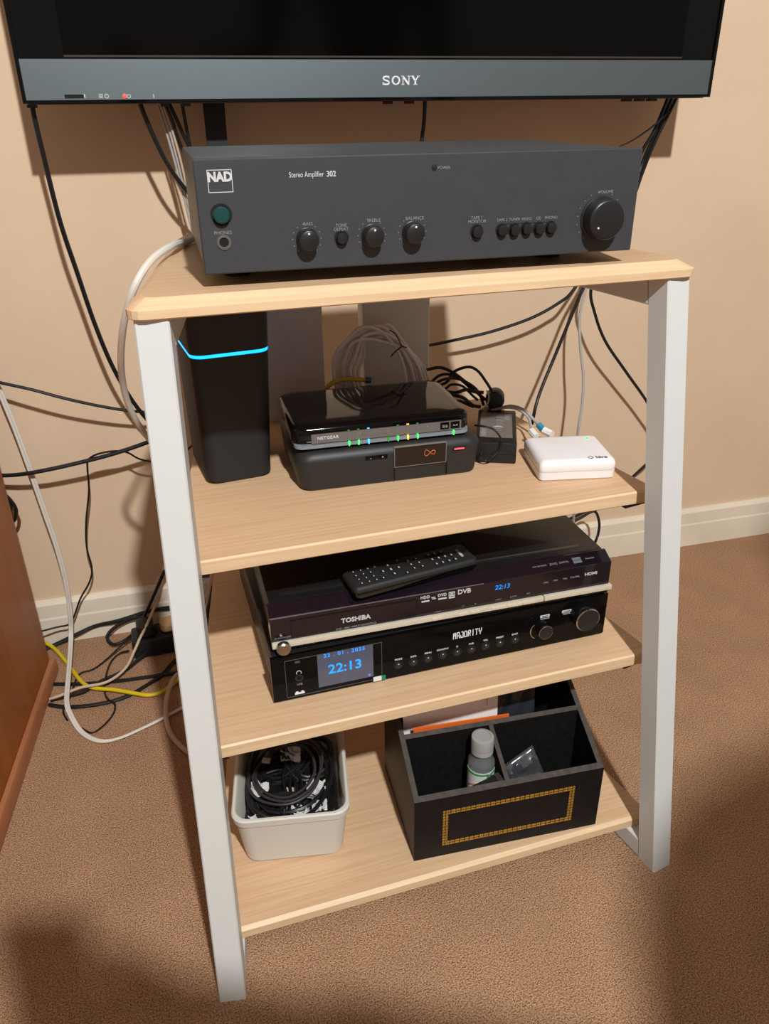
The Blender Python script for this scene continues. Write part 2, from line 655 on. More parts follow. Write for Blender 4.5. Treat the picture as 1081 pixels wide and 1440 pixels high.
# Y
stroke(xs[3] + 0.0015, zt_, xs[3] + 0.0063, h - 0.0006, 0.0026)
stroke(xs[3] + 0.0112, zt_, xs[3] + 0.0063, h - 0.0006, 0.0015)
stroke(xs[3] + 0.0063, zb_, xs[3] + 0.0063, h, 0.0026)
for cx_, z_, w_ in ((0.0063, zb_ + 0.0004, 0.003), (0.0018, zt_ - 0.0004, 0.0024), (0.0110, zt_ - 0.0004, 0.0022)):
    stroke(xs[3] + cx_ - w_, z_, xs[3] + cx_ + w_, z_, 0.0009)
b.link('logo', mat('silver_logo', (232, 232, 232), 0.45, metal=0.1), tv.o, smooth=False)
u, h = tv.front(104.5, 135.5)
b = MB()
b.box(u - 0.0125, 0.0006, h - 0.0022, u + 0.0125, 0.0012, h + 0.0022)
b.link('sensor_window', M_hole, tv.o, smooth=False)
for px, s in ((117.5, 'sq'), (142, 'grid'), (150, 'clk'), (181, 'pw'), (216, 'bar')):
    u, h = tv.front(px, 135.2)
    b = MB()
    if s == 'sq':
        b.box(u - 0.0022, 0.0007, h - 0.0022, u + 0.0022, 0.0012, h + 0.0022)
    elif s == 'bar':
        b.box(u - 0.0005, 0.0007, h - 0.0025, u + 0.0005, 0.0012, h + 0.0025)
    elif s == 'grid':
        for i in range(3):
            b.box(u - 0.003, 0.0007, h - 0.0025 + i * 0.002, u + 0.0025, 0.0012, h - 0.0015 + i * 0.002)
    else:
        for i in range(14):
            a0 = 2 * pi * i / 14
            if s == 'pw' and i in (3, 4):
                continue
            b.box(u + 0.0024 * cos(a0) - 0.0005, 0.0007, h + 0.0024 * sin(a0) - 0.0005, u + 0.0024 * cos(a0) + 0.0005, 0.0012, h + 0.0024 * sin(a0) + 0.0005)
        b.box(u - 0.0003, 0.0007, h, u + 0.0003, 0.0012, h + 0.0025)
    b.link('symbol', M_print, tv.o, smooth=False)
u, h = tv.front(175, 135)
b = MB()
b.lathe([(0.0001, -0.0004), (0.0027, -0.0002), (0.0022, 0.0008), (0.0001, 0.0012)], 14, (u, 0.0008, h), axis='Y')
tag(b.link('standby_light', mat('led_red', (255, 60, 50), 0.4, emit=((255, 50, 45), 3.0)), tv.o), label='glowing red standby light')

# wall bracket strap hanging under the television
b = MB()
p = [at_wall(284.5, 140, 0.055), at_wall(315, 140, 0.055), at_wall(323, 240, 0.055), at_wall(295, 240, 0.055)]
n = Vector((-sin(PSI), cos(PSI), 0)) * 0.008
b.hexa([p[3], p[2], p[2] + n, p[3] + n, p[0], p[1], p[1] + n, p[0] + n])
tag(b.link('bracket_strap', M_blackmat, smooth=False), 'flat black bracket strap hanging below the television behind the amplifier', 'bracket')

# ================================================================== AMPLIFIER
am = Thing('stereo_amplifier', 'wide dark grey stereo amplifier with round knobs on the top board', 'amplifier', (-0.2208, 0.1593, H), -0.042)
AZ, AH, AW, AD = 0.0131, 0.110, 0.435, 0.2927
b = MB()
b.rbox(0.002, 0.011, AZ + 0.001, AW - 0.002, AD, AH - 0.0006, r=0.001, bev=0.0015)
b.link('cover', M_ampcov, am.o)
b = MB()
R = lambda d, y: [(x, y, z) for x, z in rrect(d, AZ + d, AW - d, AH - d, 0.0015, 2)]
b.loft([R(0.0012, 0.0), R(0.0, 0.0012), R(0.0, 0.0108)])
b.link('front_panel', M_amp, am.o, angle=25)
for u in (0.035, AW - 0.06):
    for v in (0.07, AD - 0.04):
        b = MB()
        b.cyl((u, v, 0.0003), (0, 0, 1), 0.014, AZ + 0.0008, 16, r1=0.016)
        b.link('foot', M_black, am.o)


def a_knob(px, py, r, dep, name, ind=None):
    u, h = am.front(px, py, -dep)
    b = MB()
    b.lathe([(r * 1.06, -0.0003), (r * 1.06, 0.0015), (r * 0.98, 0.002), (r * 0.96, dep - 0.0018), (r * 0.9, dep - 0.0004), (r * 0.84, dep), (0.0004, dep)], 32, (u, 0, h), 'Y')
    k = b.link(name, M_knob, am.o)
    if ind is not None:
        b = MB()
        rr = r * 0.62
        b.lathe([(0.0001, dep - 0.0005), (0.0011, dep - 0.0003), (0.0009, dep + 0.0005), (0.0001, dep + 0.0006)], 8, (u + rr * cos(ind), 0, h + rr * sin(ind)), 'Y')
        b.link('pointer_dot', mat('pointer_white', (240, 236, 220), 0.4), k)
    return u, h


def ticks(u, h, rad, n, name='scale_marks'):
    b = MB()
    for i in range(n):
        a = radians(-50 + 280 * i / (n - 1))
        b.box(u + rad * cos(a) - 0.0004, -0.0002, h + rad * sin(a) - 0.0004, u + rad * cos(a) + 0.0004, 0.0001, h + rad * sin(a) + 0.0004)
    b.link(name, M_printdim, am.o, smooth=False)


for (px, py, tx, ty, s) in ((435, 339, 433, 315, 'BASS'), (527.5, 333.5, 525, 310, 'TREBLE'), (585, 329, 583, 307, 'BALANCE')):
    u, h = a_knob(px, py, 0.0098, 0.013, 'tone_knob', pi * 0.5)
    ticks(u, h, 0.0135, 12)
    u, h = am.front(tx, ty)
    text(s, 0.0042, M_printdim, am.o, (u, -0.0003, h))
u, h = a_knob(855, 309.5, 0.0198, 0.018, 'volume_knob', pi * 1.2)
ticks(u, h, 0.0245, 16)
u, h = am.front(851.5, 270)
text('VOLUME', 0.0042, M_printdim, am.o, (u, -0.0003, h))


def a_button(px, py, r, dep, name, m):
    u, h = am.front(px, py)
    b = MB()
    b.lathe([(r * 1.35, -0.0002), (r * 1.3, 0.0004), (r * 1.08, 0.0005), (r * 1.05, -0.0001)], 20, (u, 0, h), 'Y')
    b.link('button_surround', M_hole, am.o)
    b = MB()
    b.lathe([(r, 0.0), (r, dep - 0.001), (r * 0.85, dep), (0.0003, dep + 0.0004)], 20, (u, 0, h), 'Y')
    return b.link(name, m, am.o)


u, h = am.front(311, 301)
tag(a_button(311, 302, 0.0072, 0.006, 'power_button', mat('green_button', (14, 62, 60), 0.35)), label='dark green round power button')
a_button(480, 334.5, 0.0052, 0.006, 'tone_defeat_button', M_knob)
a_button(670, 325.5, 0.0052, 0.006, 'tape_monitor_button', M_knob)
sel = [(705, 323.5), (722.5, 323), (739.5, 321.5), (757, 321), (773.5, 320)]
for (x, y) in sel:
    a_button(x, y, 0.0049, 0.006, 'selector_button', M_knob)
u0, h0 = am.front(702, 316.5)
u1, h1 = am.front(778, 326)
b = MB()
frame_line(b, u0, min(h0, h1), u1, max(h0, h1) + 0.001, 0.0005, -0.0002, 0.0001)
b.link('selector_outline', M_hole, am.o, smooth=False)
u, h = am.front(315, 341)
b = MB()
b.lathe([(0.0068, -0.0002), (0.0064, 0.001), (0.0045, 0.0012), (0.004, -0.0001)], 20, (u, 0, h), 'Y')
b.link('headphone_socket', mat('socket_ring', (92, 88, 84), 0.35), am.o)
b = MB()
b.lathe([(0.004, 0.0), (0.0001, 0.0001)], 16, (u, 0.0, h), 'Y')
b.link('socket_hole', M_hole, am.o)
u, h = am.front(610.5, 235.5)
b = MB()
b.lathe([(0.0028, -0.0001), (0.0026, 0.0005), (0.0016, 0.0006), (0.0001, 0.0012)], 14, (u, 0, h), 'Y')
b.link('power_light', mat('led_off', (28, 40, 36), 0.3), am.o)
for px, py, s, sz in ((624, 236, 'POWER', 0.0036), (313.5, 327.5, 'PHONES', 0.0042), (479.5, 317, 'TONE', 0.004), (479.5, 322.5, 'DEFEAT', 0.004),
                      (670, 306.5, 'TAPE 1', 0.004), (670.5, 311.5, 'MONITOR', 0.004), (705.5, 309.5, 'TAPE 2', 0.0037), (723, 308.5, 'TUNER', 0.0037),
                      (740, 308, 'VIDEO', 0.0037), (757, 307, 'CD', 0.0037), (774.5, 306, 'PHONO', 0.0037)):
    u, h = am.front(px, py)
    text(s, sz, M_printdim, am.o, (u, -0.0003, h))
u0, h0 = am.front(290, 239)
u1, h1 = am.front(321, 270.5)
b = MB()
frame_line(b, u0, h1, u0 + 0.0215, h0, 0.0006, -0.0003, 0.0001)
b.link('badge_frame', M_print, am.o, smooth=False)
text('NAD', 0.0105, M_print, am.o, (u0 + 0.0108, -0.0003, h0 - 0.0062), name='badge_lettering', bold=0.05, sx=0.92)
u, h = am.front(433, 245.5)
text('Stereo Amplifier', 0.0064, M_print, am.o, (u - 0.0015, -0.0003, h), sx=0.74)
u, h = am.front(465, 244.7)
text('302', 0.0066, M_print, am.o, (u + 0.0003, -0.0003, h), bold=0.02, sx=0.9)

# ================================================================== TOWER ROUTER (middle shelf, left)
tw = Thing('tower_router', 'tall black tower router with a glowing blue band on the upper shelf', 'router', (-0.2345, 0.317, Z2), 0.09)
TWW, TDD, THH = 0.0985, 0.125, 0.2225


def tring(z, d=0.0):
    k = 1 - z / THH
    return [(x, y, z) for x, y in rrect(0.003 * k + d, 0.003 * k + d, TWW - 0.012 * k - d, TDD - 0.004 * k - d, 0.016, 5)]


RZ = 0.1645
b = MB()
b.loft([tring(0.0004, 0.004), tring(0.004), tring(RZ - 0.0022)])
b.link('lower_body', M_blackmat, tw.o)
b = MB()
b.loft([tring(RZ + 0.0018), tring(THH - 0.004), tring(THH, 0.004)])
b.link('upper_body', M_blackmat, tw.o)
b = MB()
b.loft([tring(RZ - 0.0021, 0.0002), tring(RZ + 0.0017, 0.0002)])
tag(b.link('light_band', mat('blue_glow', (40, 190, 255), 0.4, emit=((8, 140, 255), 3.2)), tw.o), label='glowing blue light band')

# ================================================================== SET-TOP BOX AND ROUTER
vb = Thing('set_top_box', 'black rounded set-top box under the glossy router on the upper shelf', 'set-top box', (-0.1295, 0.2610, Z2), -0.047)
VH = 0.051
b = MB()


def vring(d, z):
    return [(x, y, z) for x, y in rrect(d, d, 0.237 - d, 0.160 - d, 0.017, 6)]


b.loft([vring(0.006, 0.0004), vring(0.0035, 0.003), vring(0.0, VH - 0.014), vring(0.0004, VH - 0.009), vring(0.004, VH - 0.003), vring(0.009, VH)])
b.link('body', mat('stb_black', (38, 36, 35), 0.5), vb.o)
fl = lambda px, py, v=-0.0006: vb.front(px, py, v)
# front display window, its rim, and the infinity mark
u0, h0 = fl(555, 657)
u1, h1 = fl(627, 622)
b = MB()
b.box(u0, -0.0008, h0, u1, 0.004, h1)
b.link('display_window', mat('dark_display', (26, 17, 13), 0.12), vb.o, smooth=False)
b = MB()
frame_line(b, u0 - 0.0006, h0 - 0.0006, u1 + 0.0006, h1 + 0.0006, 0.0006, -0.0011, 0.003)
b.link('display_rim', mat('rim_grey', (128, 120, 114), 0.4), vb.o, smooth=False)
u, h = fl(604.5, 636)
b = MB()
pts = [(u + 0.0066 * cos(t) * (1.0 if cos(t) > 0 else 1.1), -0.0012, h + 0.0074 * sin(t) * cos(t) * (0.75 if cos(t) > 0 else 1.1)) for t in [2 * pi * i / 26 for i in range(27)]]
b.tube(pts, 0.0004, 5, 1)
tag(b.link('infinity_mark', mat('orange_mark', (196, 92, 52), 0.5, emit=((190, 80, 40), 0.35)), vb.o), label='orange infinity mark')
u, h = fl(645.5, 630.5)
b = MB()
b.rbox(u - 0.0085, -0.0009, h - 0.0028, u + 0.0085, 0.003, h + 0.0028, r=0.0025, bev=0.0004)
b.link('indicator_recess', M_hole, vb.o)
b = MB()
b.box(u - 0.0065, -0.0013, h - 0.0008, u + 0.0065, 0.0, h + 0.0008)
tag(b.link('indicator_light', mat('red_glow', (255, 70, 70), 0.4, emit=((255, 60, 64), 3.0)), vb.o, smooth=False), label='glowing red bar light')
u, h = fl(529.5, 643.5)
b = MB()
b.rbox(u - 0.0145, -0.0008, h - 0.0028, u + 0.0145, 0.003, h + 0.0028, r=0.0025, bev=0.0005)
b.link('button_bar', M_gloss, vb.o)
for dx, s in ((-0.0075, '-'), (0.0075, '+')):
    text(s, 0.005, M_print, vb.o, (u + dx, -0.0011, h))
for px in (555, 628):
    u, h = fl(px, 670)
    b = MB()
    b.box(u - 0.0003, -0.0003, 0.004, u + 0.0003, 0.002, h0)
    b.link('seam', M_hole, vb.o, smooth=False)

ro = Thing('wireless_router', 'glossy black flat router with green blue and amber lights on the set-top box', 'router', (-0.1285, 0.2735, Z2 + VH), -0.056)
RW, RD, RH = 0.221, 0.141, 0.0305
b = MB()
b.rbox(0.003, 0.002, 0.0005, RW - 0.003, RD - 0.003, 0.017, r=0.012, bev=0.001)
b.link('base', mat('router_base', (44, 43, 43), 0.4), ro.o)
# smoky clear skirt that juts out at the front
b = MB()


def cring(d, z, y0):
    return [(x, y, z) for x, y in rrect(d, y0 + d, RW - d, RD - 0.02 - d, 0.011, 5)]


b.loft([cring(0.0012, 0.0035, -0.005), cring(0, 0.0045, -0.0055), cring(0, 0.0078, -0.0045), cring(0.003, 0.0092, -0.002)])
b.link('light_skirt', mat('smoky_clear', (120, 124, 128), 0.12, spec=0.7), ro.o)
# glossy lid: slightly domed, overhanging
b = MB()


def lring(d, z, n=7):
    return [(x, y, z) for x, y in rrect(-0.002 + d, -0.002 + d, RW + 0.002 - d, RD - d, 0.017, n)]


b.loft([lring(0.002, 0.0095), lring(0.0, 0.011), lring(0.0, RH - 0.006), lring(0.001, RH - 0.003), lring(0.004, RH - 0.0008), lring(0.012, RH), lring(0.05, RH + 0.0008)])
b.link('lid', M_gloss, ro.o, angle=60)
# printed front strip
fr_ = lambda px, py, v=-0.0034: ro.front(px, py, v)
ua, ha = fr_(438, 622)
ub, hb = fr_(648, 601)
b = MB()
b.box(ua, -0.0036, 0.0098, ub, 0.002, 0.0222)
b.link('front_strip', mat('strip_grey', (104, 98, 94), 0.3), ro.o, smooth=False)
b = MB()
b.box(ua - 0.002, -0.0040, 0.0222, ub + 0.002, 0.002, 0.0232)
b.link('strip_edge', M_gloss, ro.o, smooth=False)
u, h = fr_(461, 616.5)
text('NETGEAR', 0.0056, M_print, ro.o, (u, -0.0039, 0.0162), name='logo', bold=0.02, sx=1.0, space=1.1)
lights = [(490.5, 'g'), (504, 'g'), (518, 'b'), (545.5, 'd'), (559, 'g'), (573, 'a'), (586.5, 'g'), (636.5, 'g')]
LED = {'g': mat('led_green', (60, 255, 90), 0.4, emit=((40, 240, 70), 3.0)), 'b': mat('led_blue', (60, 150, 255), 0.4, emit=((40, 140, 255), 4.0)),
       'a': mat('led_amber', (255, 180, 60), 0.4, emit=((255, 165, 40), 3.5)), 'd': mat('led_dim', (20, 120, 40), 0.4, emit=((10, 150, 40), 0.6))}
word = {'g': 'green', 'b': 'blue', 'a': 'amber', 'd': 'dim green'}
for px, k in lights:
    u, h = fr_(px, 622)
    b = MB()
    b.hexa([(u - 0.0006, -0.0062, 0.0036), (u + 0.0006, -0.0062, 0.0036), (u + 0.0006, -0.0045, 0.0036), (u - 0.0006, -0.0045, 0.0036),
            (u - 0.0010, -0.0062, 0.0094), (u + 0.0010, -0.0062, 0.0094), (u + 0.0009, -0.0040, 0.0094), (u - 0.0009, -0.0040, 0.0094)])
    tag(b.link('status_light', LED[k], ro.o, smooth=False), label='glowing %s status light' % word[k])
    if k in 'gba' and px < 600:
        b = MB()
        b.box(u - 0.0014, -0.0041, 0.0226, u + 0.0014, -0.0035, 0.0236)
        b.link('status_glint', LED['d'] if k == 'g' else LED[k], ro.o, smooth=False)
for px, s in ((490.5, 'o'), (504, '2.4'), (518, '5'), (532, '-<'), (545.5, 'e'), (559, '1'), (573, '2'), (586.5, '3'), (600, '4')):
    u, h = fr_(px, 612)
    text(s, 0.0042, M_printdim, ro.o, (u, -0.0039, 0.0172))
for px, s in ((625, '((-))'), (639.5, '>-<')):
    u, h = fr_(px, 598.5)
    b = MB()
    b.rbox(u - 0.0058, -0.0048, 0.0118, u + 0.0058, -0.003, 0.0205, r=0.0005, bev=0.0003)
    k = b.link('push_button', M_gloss, ro.o)
    text(s, 0.0042, M_print, k, (u, -0.0051, 0.016))
u, v = ro.top(522, 559, RH)
text('NETGEAR', 0.0075, mat('lid_print', (54, 50, 47), 0.3), ro.o, (u, v, RH + 0.0009), face='top', sx=1.0, name='lid_lettering')

# ================================================================== POWER ADAPTER
ps = Thing('power_adapter', 'black power brick with a printed grey label beside the router', 'power adapter', (0.1124, 0.2823, Z2), -0.4378)
b = MB()
b.rbox(0, 0, 0.0004, 0.0531, 0.126, 0.0295, r=0.003, bev=0.0015, bot=0.001)
b.link('body', M_black, ps.o)
b = MB()
b.box(0.004, 0.018, 0.0295, 0.0475, 0.112, 0.0298)
b.link('label_plate', mat('adapter_label', (112, 104, 98), 0.5, noise=(40, 0.1)), ps.o, smooth=False)
b = MB()
b.box(0.0, -0.0003, 0.0128, 0.0515, 0.0002, 0.0133)
b.link('seam', M_hole, ps.o, smooth=False)
b = MB()
for i in range(9):
    b.box(0.026 + (i % 3) * 0.0, 0.05 + i * 0.006, 0.0298, 0.034 + (i % 2) * 0.003, 0.0515 + i * 0.006, 0.0300)
b.box(0.006, 0.022, 0.0298, 0.0125, 0.048, 0.0300)
for i in range(4):
    b.box(0.037, 0.085 + i * 0.006, 0.0298, 0.044, 0.089 + i * 0.006, 0.0300)
b.link('label_print', M_printdim, ps.o, smooth=False)
b = MB()
for k, rr in enumerate((0.0035, 0.0055)):
    b.tube([(0.0285 + rr * 1.3 * cos(t), 0.053 + rr * sin(t) * 1.2, 0.03) for t in [radians(25 + 130 * i / 8) for i in range(9)]], 0.0004, 4, 1)
b.link('wave_symbol', M_print, ps.o)

# ================================================================== WHITE HUB
hu = Thing('smart_hub', 'small square white smart home hub on the upper shelf', 'hub', (0.1637, 0.2001, Z2), -0.2202)
HW, HD, HH = 0.0976, 0.0866, 0.0271
b = MB()


def hring(d, z):
    return [(x, y, z) for x, y in rrect(d, d, HW - d, HD - d, 0.006, 4)]


b.loft([hring(0.002, 0.0004), hring(0.0006, 0.002), hring(0, 0.0118)])
b.link('base', M_whiteplastic, hu.o)
b = MB()
b.loft([hring(0.0004, 0.0122), hring(0, 0.013), hring(0, 0.0205), hring(0.0012, 0.0238), hring(0.004, HH - 0.0006), hring(0.008, HH)])
b.link('lid', M_whiteplastic, hu.o, angle=50)
b = MB()
b.loft([hring(0.001, 0.0115), hring(0.001, 0.0124)])
b.link('seam', mat('seam_grey', (150, 146, 142), 0.6), hu.o)
u, v = hu.top(841, 643, HH)
text('hive', 0.009, mat('hub_print', (112, 108, 106), 0.6), hu.o, (u + 0.004, v, HH + 0.0003), face='top', name='logo', bold=0.02)
b = MB()
for i in range(3):
    b.tube([(u - 0.0095 + 0.003 * cos(t + i * 2.1), v + 0.0028 * sin(t + i * 2.1), HH + 0.0003) for t in (0, 0.6, 1.2, 1.8)], 0.0005, 4, 1)
b.link('logo_mark', MATS['hub_print'], hu.o)
u, v = hu.top(825, 614.5, HH)
b = MB()
b.lathe([(0.0001, -0.0006), (0.0024, -0.0004), (0.002, 0.0005), (0.0001, 0.0007)], 14, (u - 0.001, v - 0.004, HH))
tag(b.link('status_light', LED['g'], hu.o), label='glowing green status light')

# ================================================================== HI-FI RECEIVER AND DVD RECORDER
ma = Thing('hifi_receiver', 'glossy black hi-fi receiver with a lit blue clock screen on the third shelf', 'hi-fi receiver', (-0.1967, 0.1511, Z3), 0.0022)
MW, MD, MH = 0.4511, 0.30, 0.0669
b = MB()
b.rbox(0.003, 0.006, 0.005, MW - 0.003, MD, MH - 0.0008, r=0.001, bev=0.001)
b.link('cover', mat('receiver_cover', (28, 26, 25), 0.4), ma.o)
b = MB()
b.rbox(0, 0, 0.003, MW, 0.006, MH, r=0.001, bev=0.0008)
b.link('front_panel', mat('receiver_gloss', (8, 8, 9), 0.10, spec=0.2), ma.o)
for u in (0.03, MW - 0.05):
    for v in (0.03, MD - 0.04):
        b = MB()
        b.cyl((u, v, 0.0003), (0, 0, 1), 0.013, 0.0047, 14)
        b.link('foot', M_black, ma.o)
mf = lambda px, py, v=0.0: ma.front(px, py, v)
u0, h0 = mf(404, 984)
u1, h1 = mf(536.5, 903)
hb0, ht0 = 0.0065, 0.0615
b = MB()
frame_line(b, u0, hb0, u1, ht0, 0.0005, -0.0005, 0.0002)
b.link('window_outline', mat('outline_grey', (86, 84, 82), 0.3), ma.o, smooth=False)
u2, h2 = mf(448.5, 972)
u3, h3 = mf(524, 908)
b = MB()
b.box(u2, -0.0006, 0.0125, u3, 0.001, 0.0605)
tag(b.link('display', mat('lit_display', (70, 72, 84), 0.15, emit=((100, 102, 125), 0.22)), ma.o, smooth=False), label='lit greyish blue display')
blue = mat('display_blue', (30, 130, 255), 0.5, emit=((20, 130, 255), 1.3))
u, h = mf(485, 937)
text('22:13', 0.0185, blue, ma.o, (u, -0.0009, h), name='clock_digits', bold=0.01, sx=1.05)
u, h = mf(484, 917)
text('22 . 01 . 2025', 0.0072, blue, ma.o, (u, -0.0009, h + 0.0005), name='date_digits', space=1.25)
u, h = mf(519, 948.5)
b = MB()
b.tube([(u, -0.001, h - 0.0015), (u - 0.0016, -0.001, h + 0.0012), (u + 0.0016, -0.001, h + 0.0012), (u, -0.001, h - 0.0015)], 0.0006, 5, 1)
b.link('signal_symbol', mat('display_violet', (120, 120, 200), 0.5, emit=((110, 110, 200), 0.6)), ma.o)
u, h = mf(531.5, 954)
b = MB()
b.box(u - 0.0062, -0.0006, h - 0.0034, u + 0.0044, 0.0002, h + 0.0034)
b.link('sticker_white', mat('sticker_white', (225, 222, 215), 0.6), ma.o, smooth=False)
b = MB()
b.box(u + 0.0044, -0.0006, h - 0.0034, u + 0.0098, 0.0002, h + 0.0034)
b.link('sticker_green', mat('sticker_green', (12, 128, 84), 0.6), ma.o, smooth=False)
u, h = mf(418, 931)
b = MB()
b.rbox(u - 0.003, -0.0004, h - 0.0015, u + 0.003, 0.0003, h + 0.0015, r=0.0008, bev=0.0001)
b.link('infrared_window', mat('ir_grey', (74, 70, 70), 0.4), ma.o)
u, h = mf(420.5, 953)
b = MB()
b.lathe([(0.0052, -0.0003), (0.005, 0.0008), (0.003, 0.001), (0.0026, 0.0)], 18, (u, 0, h), 'Y')
b.link('headphone_socket', M_knob, ma.o)
b = MB()
b.tube([(u + 0.003 * cos(t), -0.0006, h + 0.0078 + 0.003 * sin(t)) for t in [radians(-30 + 240 * i / 8) for i in range(9)]], 0.0005, 4, 1)
b.link('headphone_symbol', M_print, ma.o)
text('USB', 0.004, M_printdim, ma.o, (u, -0.0004, h - 0.0095))
u, h = mf(421.5, 973)
b = MB()
b.box(u - 0.0068, -0.0006, h - 0.0028, u + 0.0068, 0.0003, h + 0.0028)
k = b.link('usb_socket', M_hole, ma.o, smooth=False)
b = MB()
b.box(u - 0.0062, -0.0009, h - 0.0024, u + 0.0058, 0.0, h + 0.0002)
b.box(u - 0.005, -0.0009, h + 0.0002, u - 0.0018, 0.0, h + 0.002)
b.box(u + 0.0018, -0.0009, h + 0.0002, u + 0.0045, 0.0, h + 0.002)
b.link('usb_contacts', M_whiteplastic, k, smooth=False)
u, h = mf(658, 890.5)
GL = {'M': [(0, 0, 0, 1), (0, 1, 1, 1), (1, 1, 1, 0), (.5, 1, .5, .5)], 'A': [(0, 0, 0, 1), (0, 1, 1, 1), (1, 1, 1, 0), (0, .4, 1, .4)], 'J': [(1, 1, 1, 0), (1, 0, 0, 0), (0, 0, 0, .35), (.4, 1, 1, 1)],
      'O': [(0, 0, 0, 1), (0, 1, 1, 1), (1, 1, 1, 0), (1, 0, 0, 0)], 'R': [(0, 0, 0, 1), (0, 1, 1, 1), (1, 1, 1, .5), (1, .5, 0, .5), (.4, .5, 1, 0)], 'I': [(.5, 0, .5, 1)],
      'T': [(.5, 0, .5, 1), (0, 1, 1, 1)], 'Y': [(0, 1, 0, .5), (0, .5, 1, .5), (1, 1, 1, .5), (.5, .5, .5, 0)]}
b = MB()
LH, LW, LP = 0.0084, 0.0031, 0.0050
for i, ch in enumerate('MAJORITY'):
    for x0, z0, x1, z1 in GL[ch]:
        X0, X1, Za, Zb = u + (i - 4) * LP + x0 * LW, u + (i - 4) * LP + x1 * LW, h - LH / 2 + z0 * LH, h - LH / 2 + z1 * LH
        t_ = 0.0005
        if x0 == x1 or z0 == z1:
            b.box(min(X0, X1) - t_, -0.0005, min(Za, Zb) - t_, max(X0, X1) + t_, 0.0003, max(Za, Zb) + t_)
        else:
            b.hexa([(X0 - t_, -0.0005, Za), (X1 - t_, -0.0005, Zb), (X1 + t_, -0.0005, Zb), (X0 + t_, -0.0005, Za), (X0 - t_, 0.0003, Za), (X1 - t_, 0.0003, Zb), (X1 + t_, 0.0003, Zb), (X0 + t_, 0.0003, Za)])
b.link('logo', mat('logo_white', (235, 235, 235), 0.5), ma.o, smooth=False)
btn = [('MODE', 560, 935), ('INFO', 581, 931), ('MENU', 601.5, 926), ('SCAN/FAV', 622, 921), ('O', 642.5, 917), ('PAIR', 662.5, 913), ('VOL', 682.5, 908), ('PRESET', 702.5, 904), ('BACK', 723.5, 899.5)]
for s, px, py in btn:
    u, h = mf(px, py)
    b = MB()
    b.lathe([(0.0062, -0.0002), (0.006, 0.0006), (0.0053, 0.0007), (0.005, 0.0), (0.0046, 0.0), (0.0044, 0.0012), (0.0001, 0.0015)], 20, (u, 0, h), 'Y')
    b.link('push_button', M_knob, ma.o)
    u2_, h2_ = mf(px, py - 8)
    text(s, 0.0034, M_print, ma.o, (u2_, -0.0004, h2_), bold=0.02)
    b = MB()
    b.box(u - 0.0007, -0.0017, h + 0.0012, u + 0.0007, -0.0012, h + 0.0026)
    b.link('button_mark', M_print, ma.o, smooth=False)


def m_knob(px, py, r, dep, name):
    u, h = mf(px, py, -dep)
    b = MB()
    b.lathe([(r, -0.0003), (r, dep - 0.002), (r * 0.97, dep - 0.001)], 40, (u, 0, h), 'Y')
    k = b.link(name, mat('knob_gloss', (14, 13, 14), 0.12), ma.o)
    b = MB()
    b.lathe([(r * 0.985, dep - 0.0016), (r * 1.0, dep - 0.001), (r * 0.97, dep + 0.0002), (r * 0.93, dep + 0.0001)], 40, (u, 0, h), 'Y', caps=False)
    tag(b.link('chrome_ring', M_chrome, k), label='bright chrome ring')
    b = MB()
    b.lathe([(r * 0.93, dep - 0.0002), (r * 0.9, dep - 0.0004), (0.0002, dep - 0.0002)], 40, (u, 0, h), 'Y')
    b.link('knob_face', M_knob, k)


m_knob(767.5, 890, 0.0102, 0.016, 'tuning_knob')
m_knob(827, 872.5, 0.0168, 0.019, 'volume_knob')
u, h = mf(758, 886)
b = MB()
b.tube([(u + 0.013 * cos(t), -0.0006, h + 0.013 * sin(t)) for t in [radians(125 + 115 * i / 10) for i in range(11)]], 0.0006, 5, 1)
b.link('dial_arc', M_chrome, ma.o)
for px, py, s in ((766, 866.5, 'SELECT'), (796.5, 859.5, 'ON/OFF')):
    u, h = mf(px, py)
    b = MB()
    b.rbox(u - 0.0068, -0.0005, h - 0.0016, u + 0.0068, 0.0003, h + 0.0022, r=0.001, bev=0.0001)
    k = b.link('knob_label', M_print, ma.o)
    text(s, 0.0028, M_hole, k, (u, -0.0007, h + 0.0002))
    text('NAVIGATE' if s == 'SELECT' else 'VOLUME', 0.0027, M_print, ma.o, (u, -0.0004, h - 0.0036))

TZ = Z3 + MH
dv = Thing('dvd_recorder', 'black and purple dvd recorder with a silver strip on top of the receiver', 'dvd recorder', (-0.1915, 0.1590, TZ), -0.024)
DW, DD, DH = 0.4435, 0.30, 0.058
M_purple = mat('purple_gloss', (24, 17, 24), 0.10, coat=0.3)
b = MB()
b.rbox(0.003, 0.0245, 0.003, DW - 0.003, DD, DH, r=0.001, bev=0.001)
b.link('cover', mat('recorder_cover', (20, 20, 21), 0.35), dv.o)
b = MB()
prof = [(0.004, 0.003), (0.024, 0.003), (0.024, DH - 0.0004), (0.022, DH - 0.0004), (0.0048, DH - 0.0088), (0.004, DH - 0.0098), (0.004, 0.0165)]
b.loft([[(x, y, z) for y, z in prof] for x in (0.0, DW)])
b.link('front_panel', M_purple, dv.o, angle=20)
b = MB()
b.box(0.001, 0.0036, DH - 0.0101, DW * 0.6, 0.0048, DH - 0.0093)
b.link('highlight_edge', mat('edge_grey', (150, 140, 150), 0.2, metal=0.6), dv.o, smooth=False)
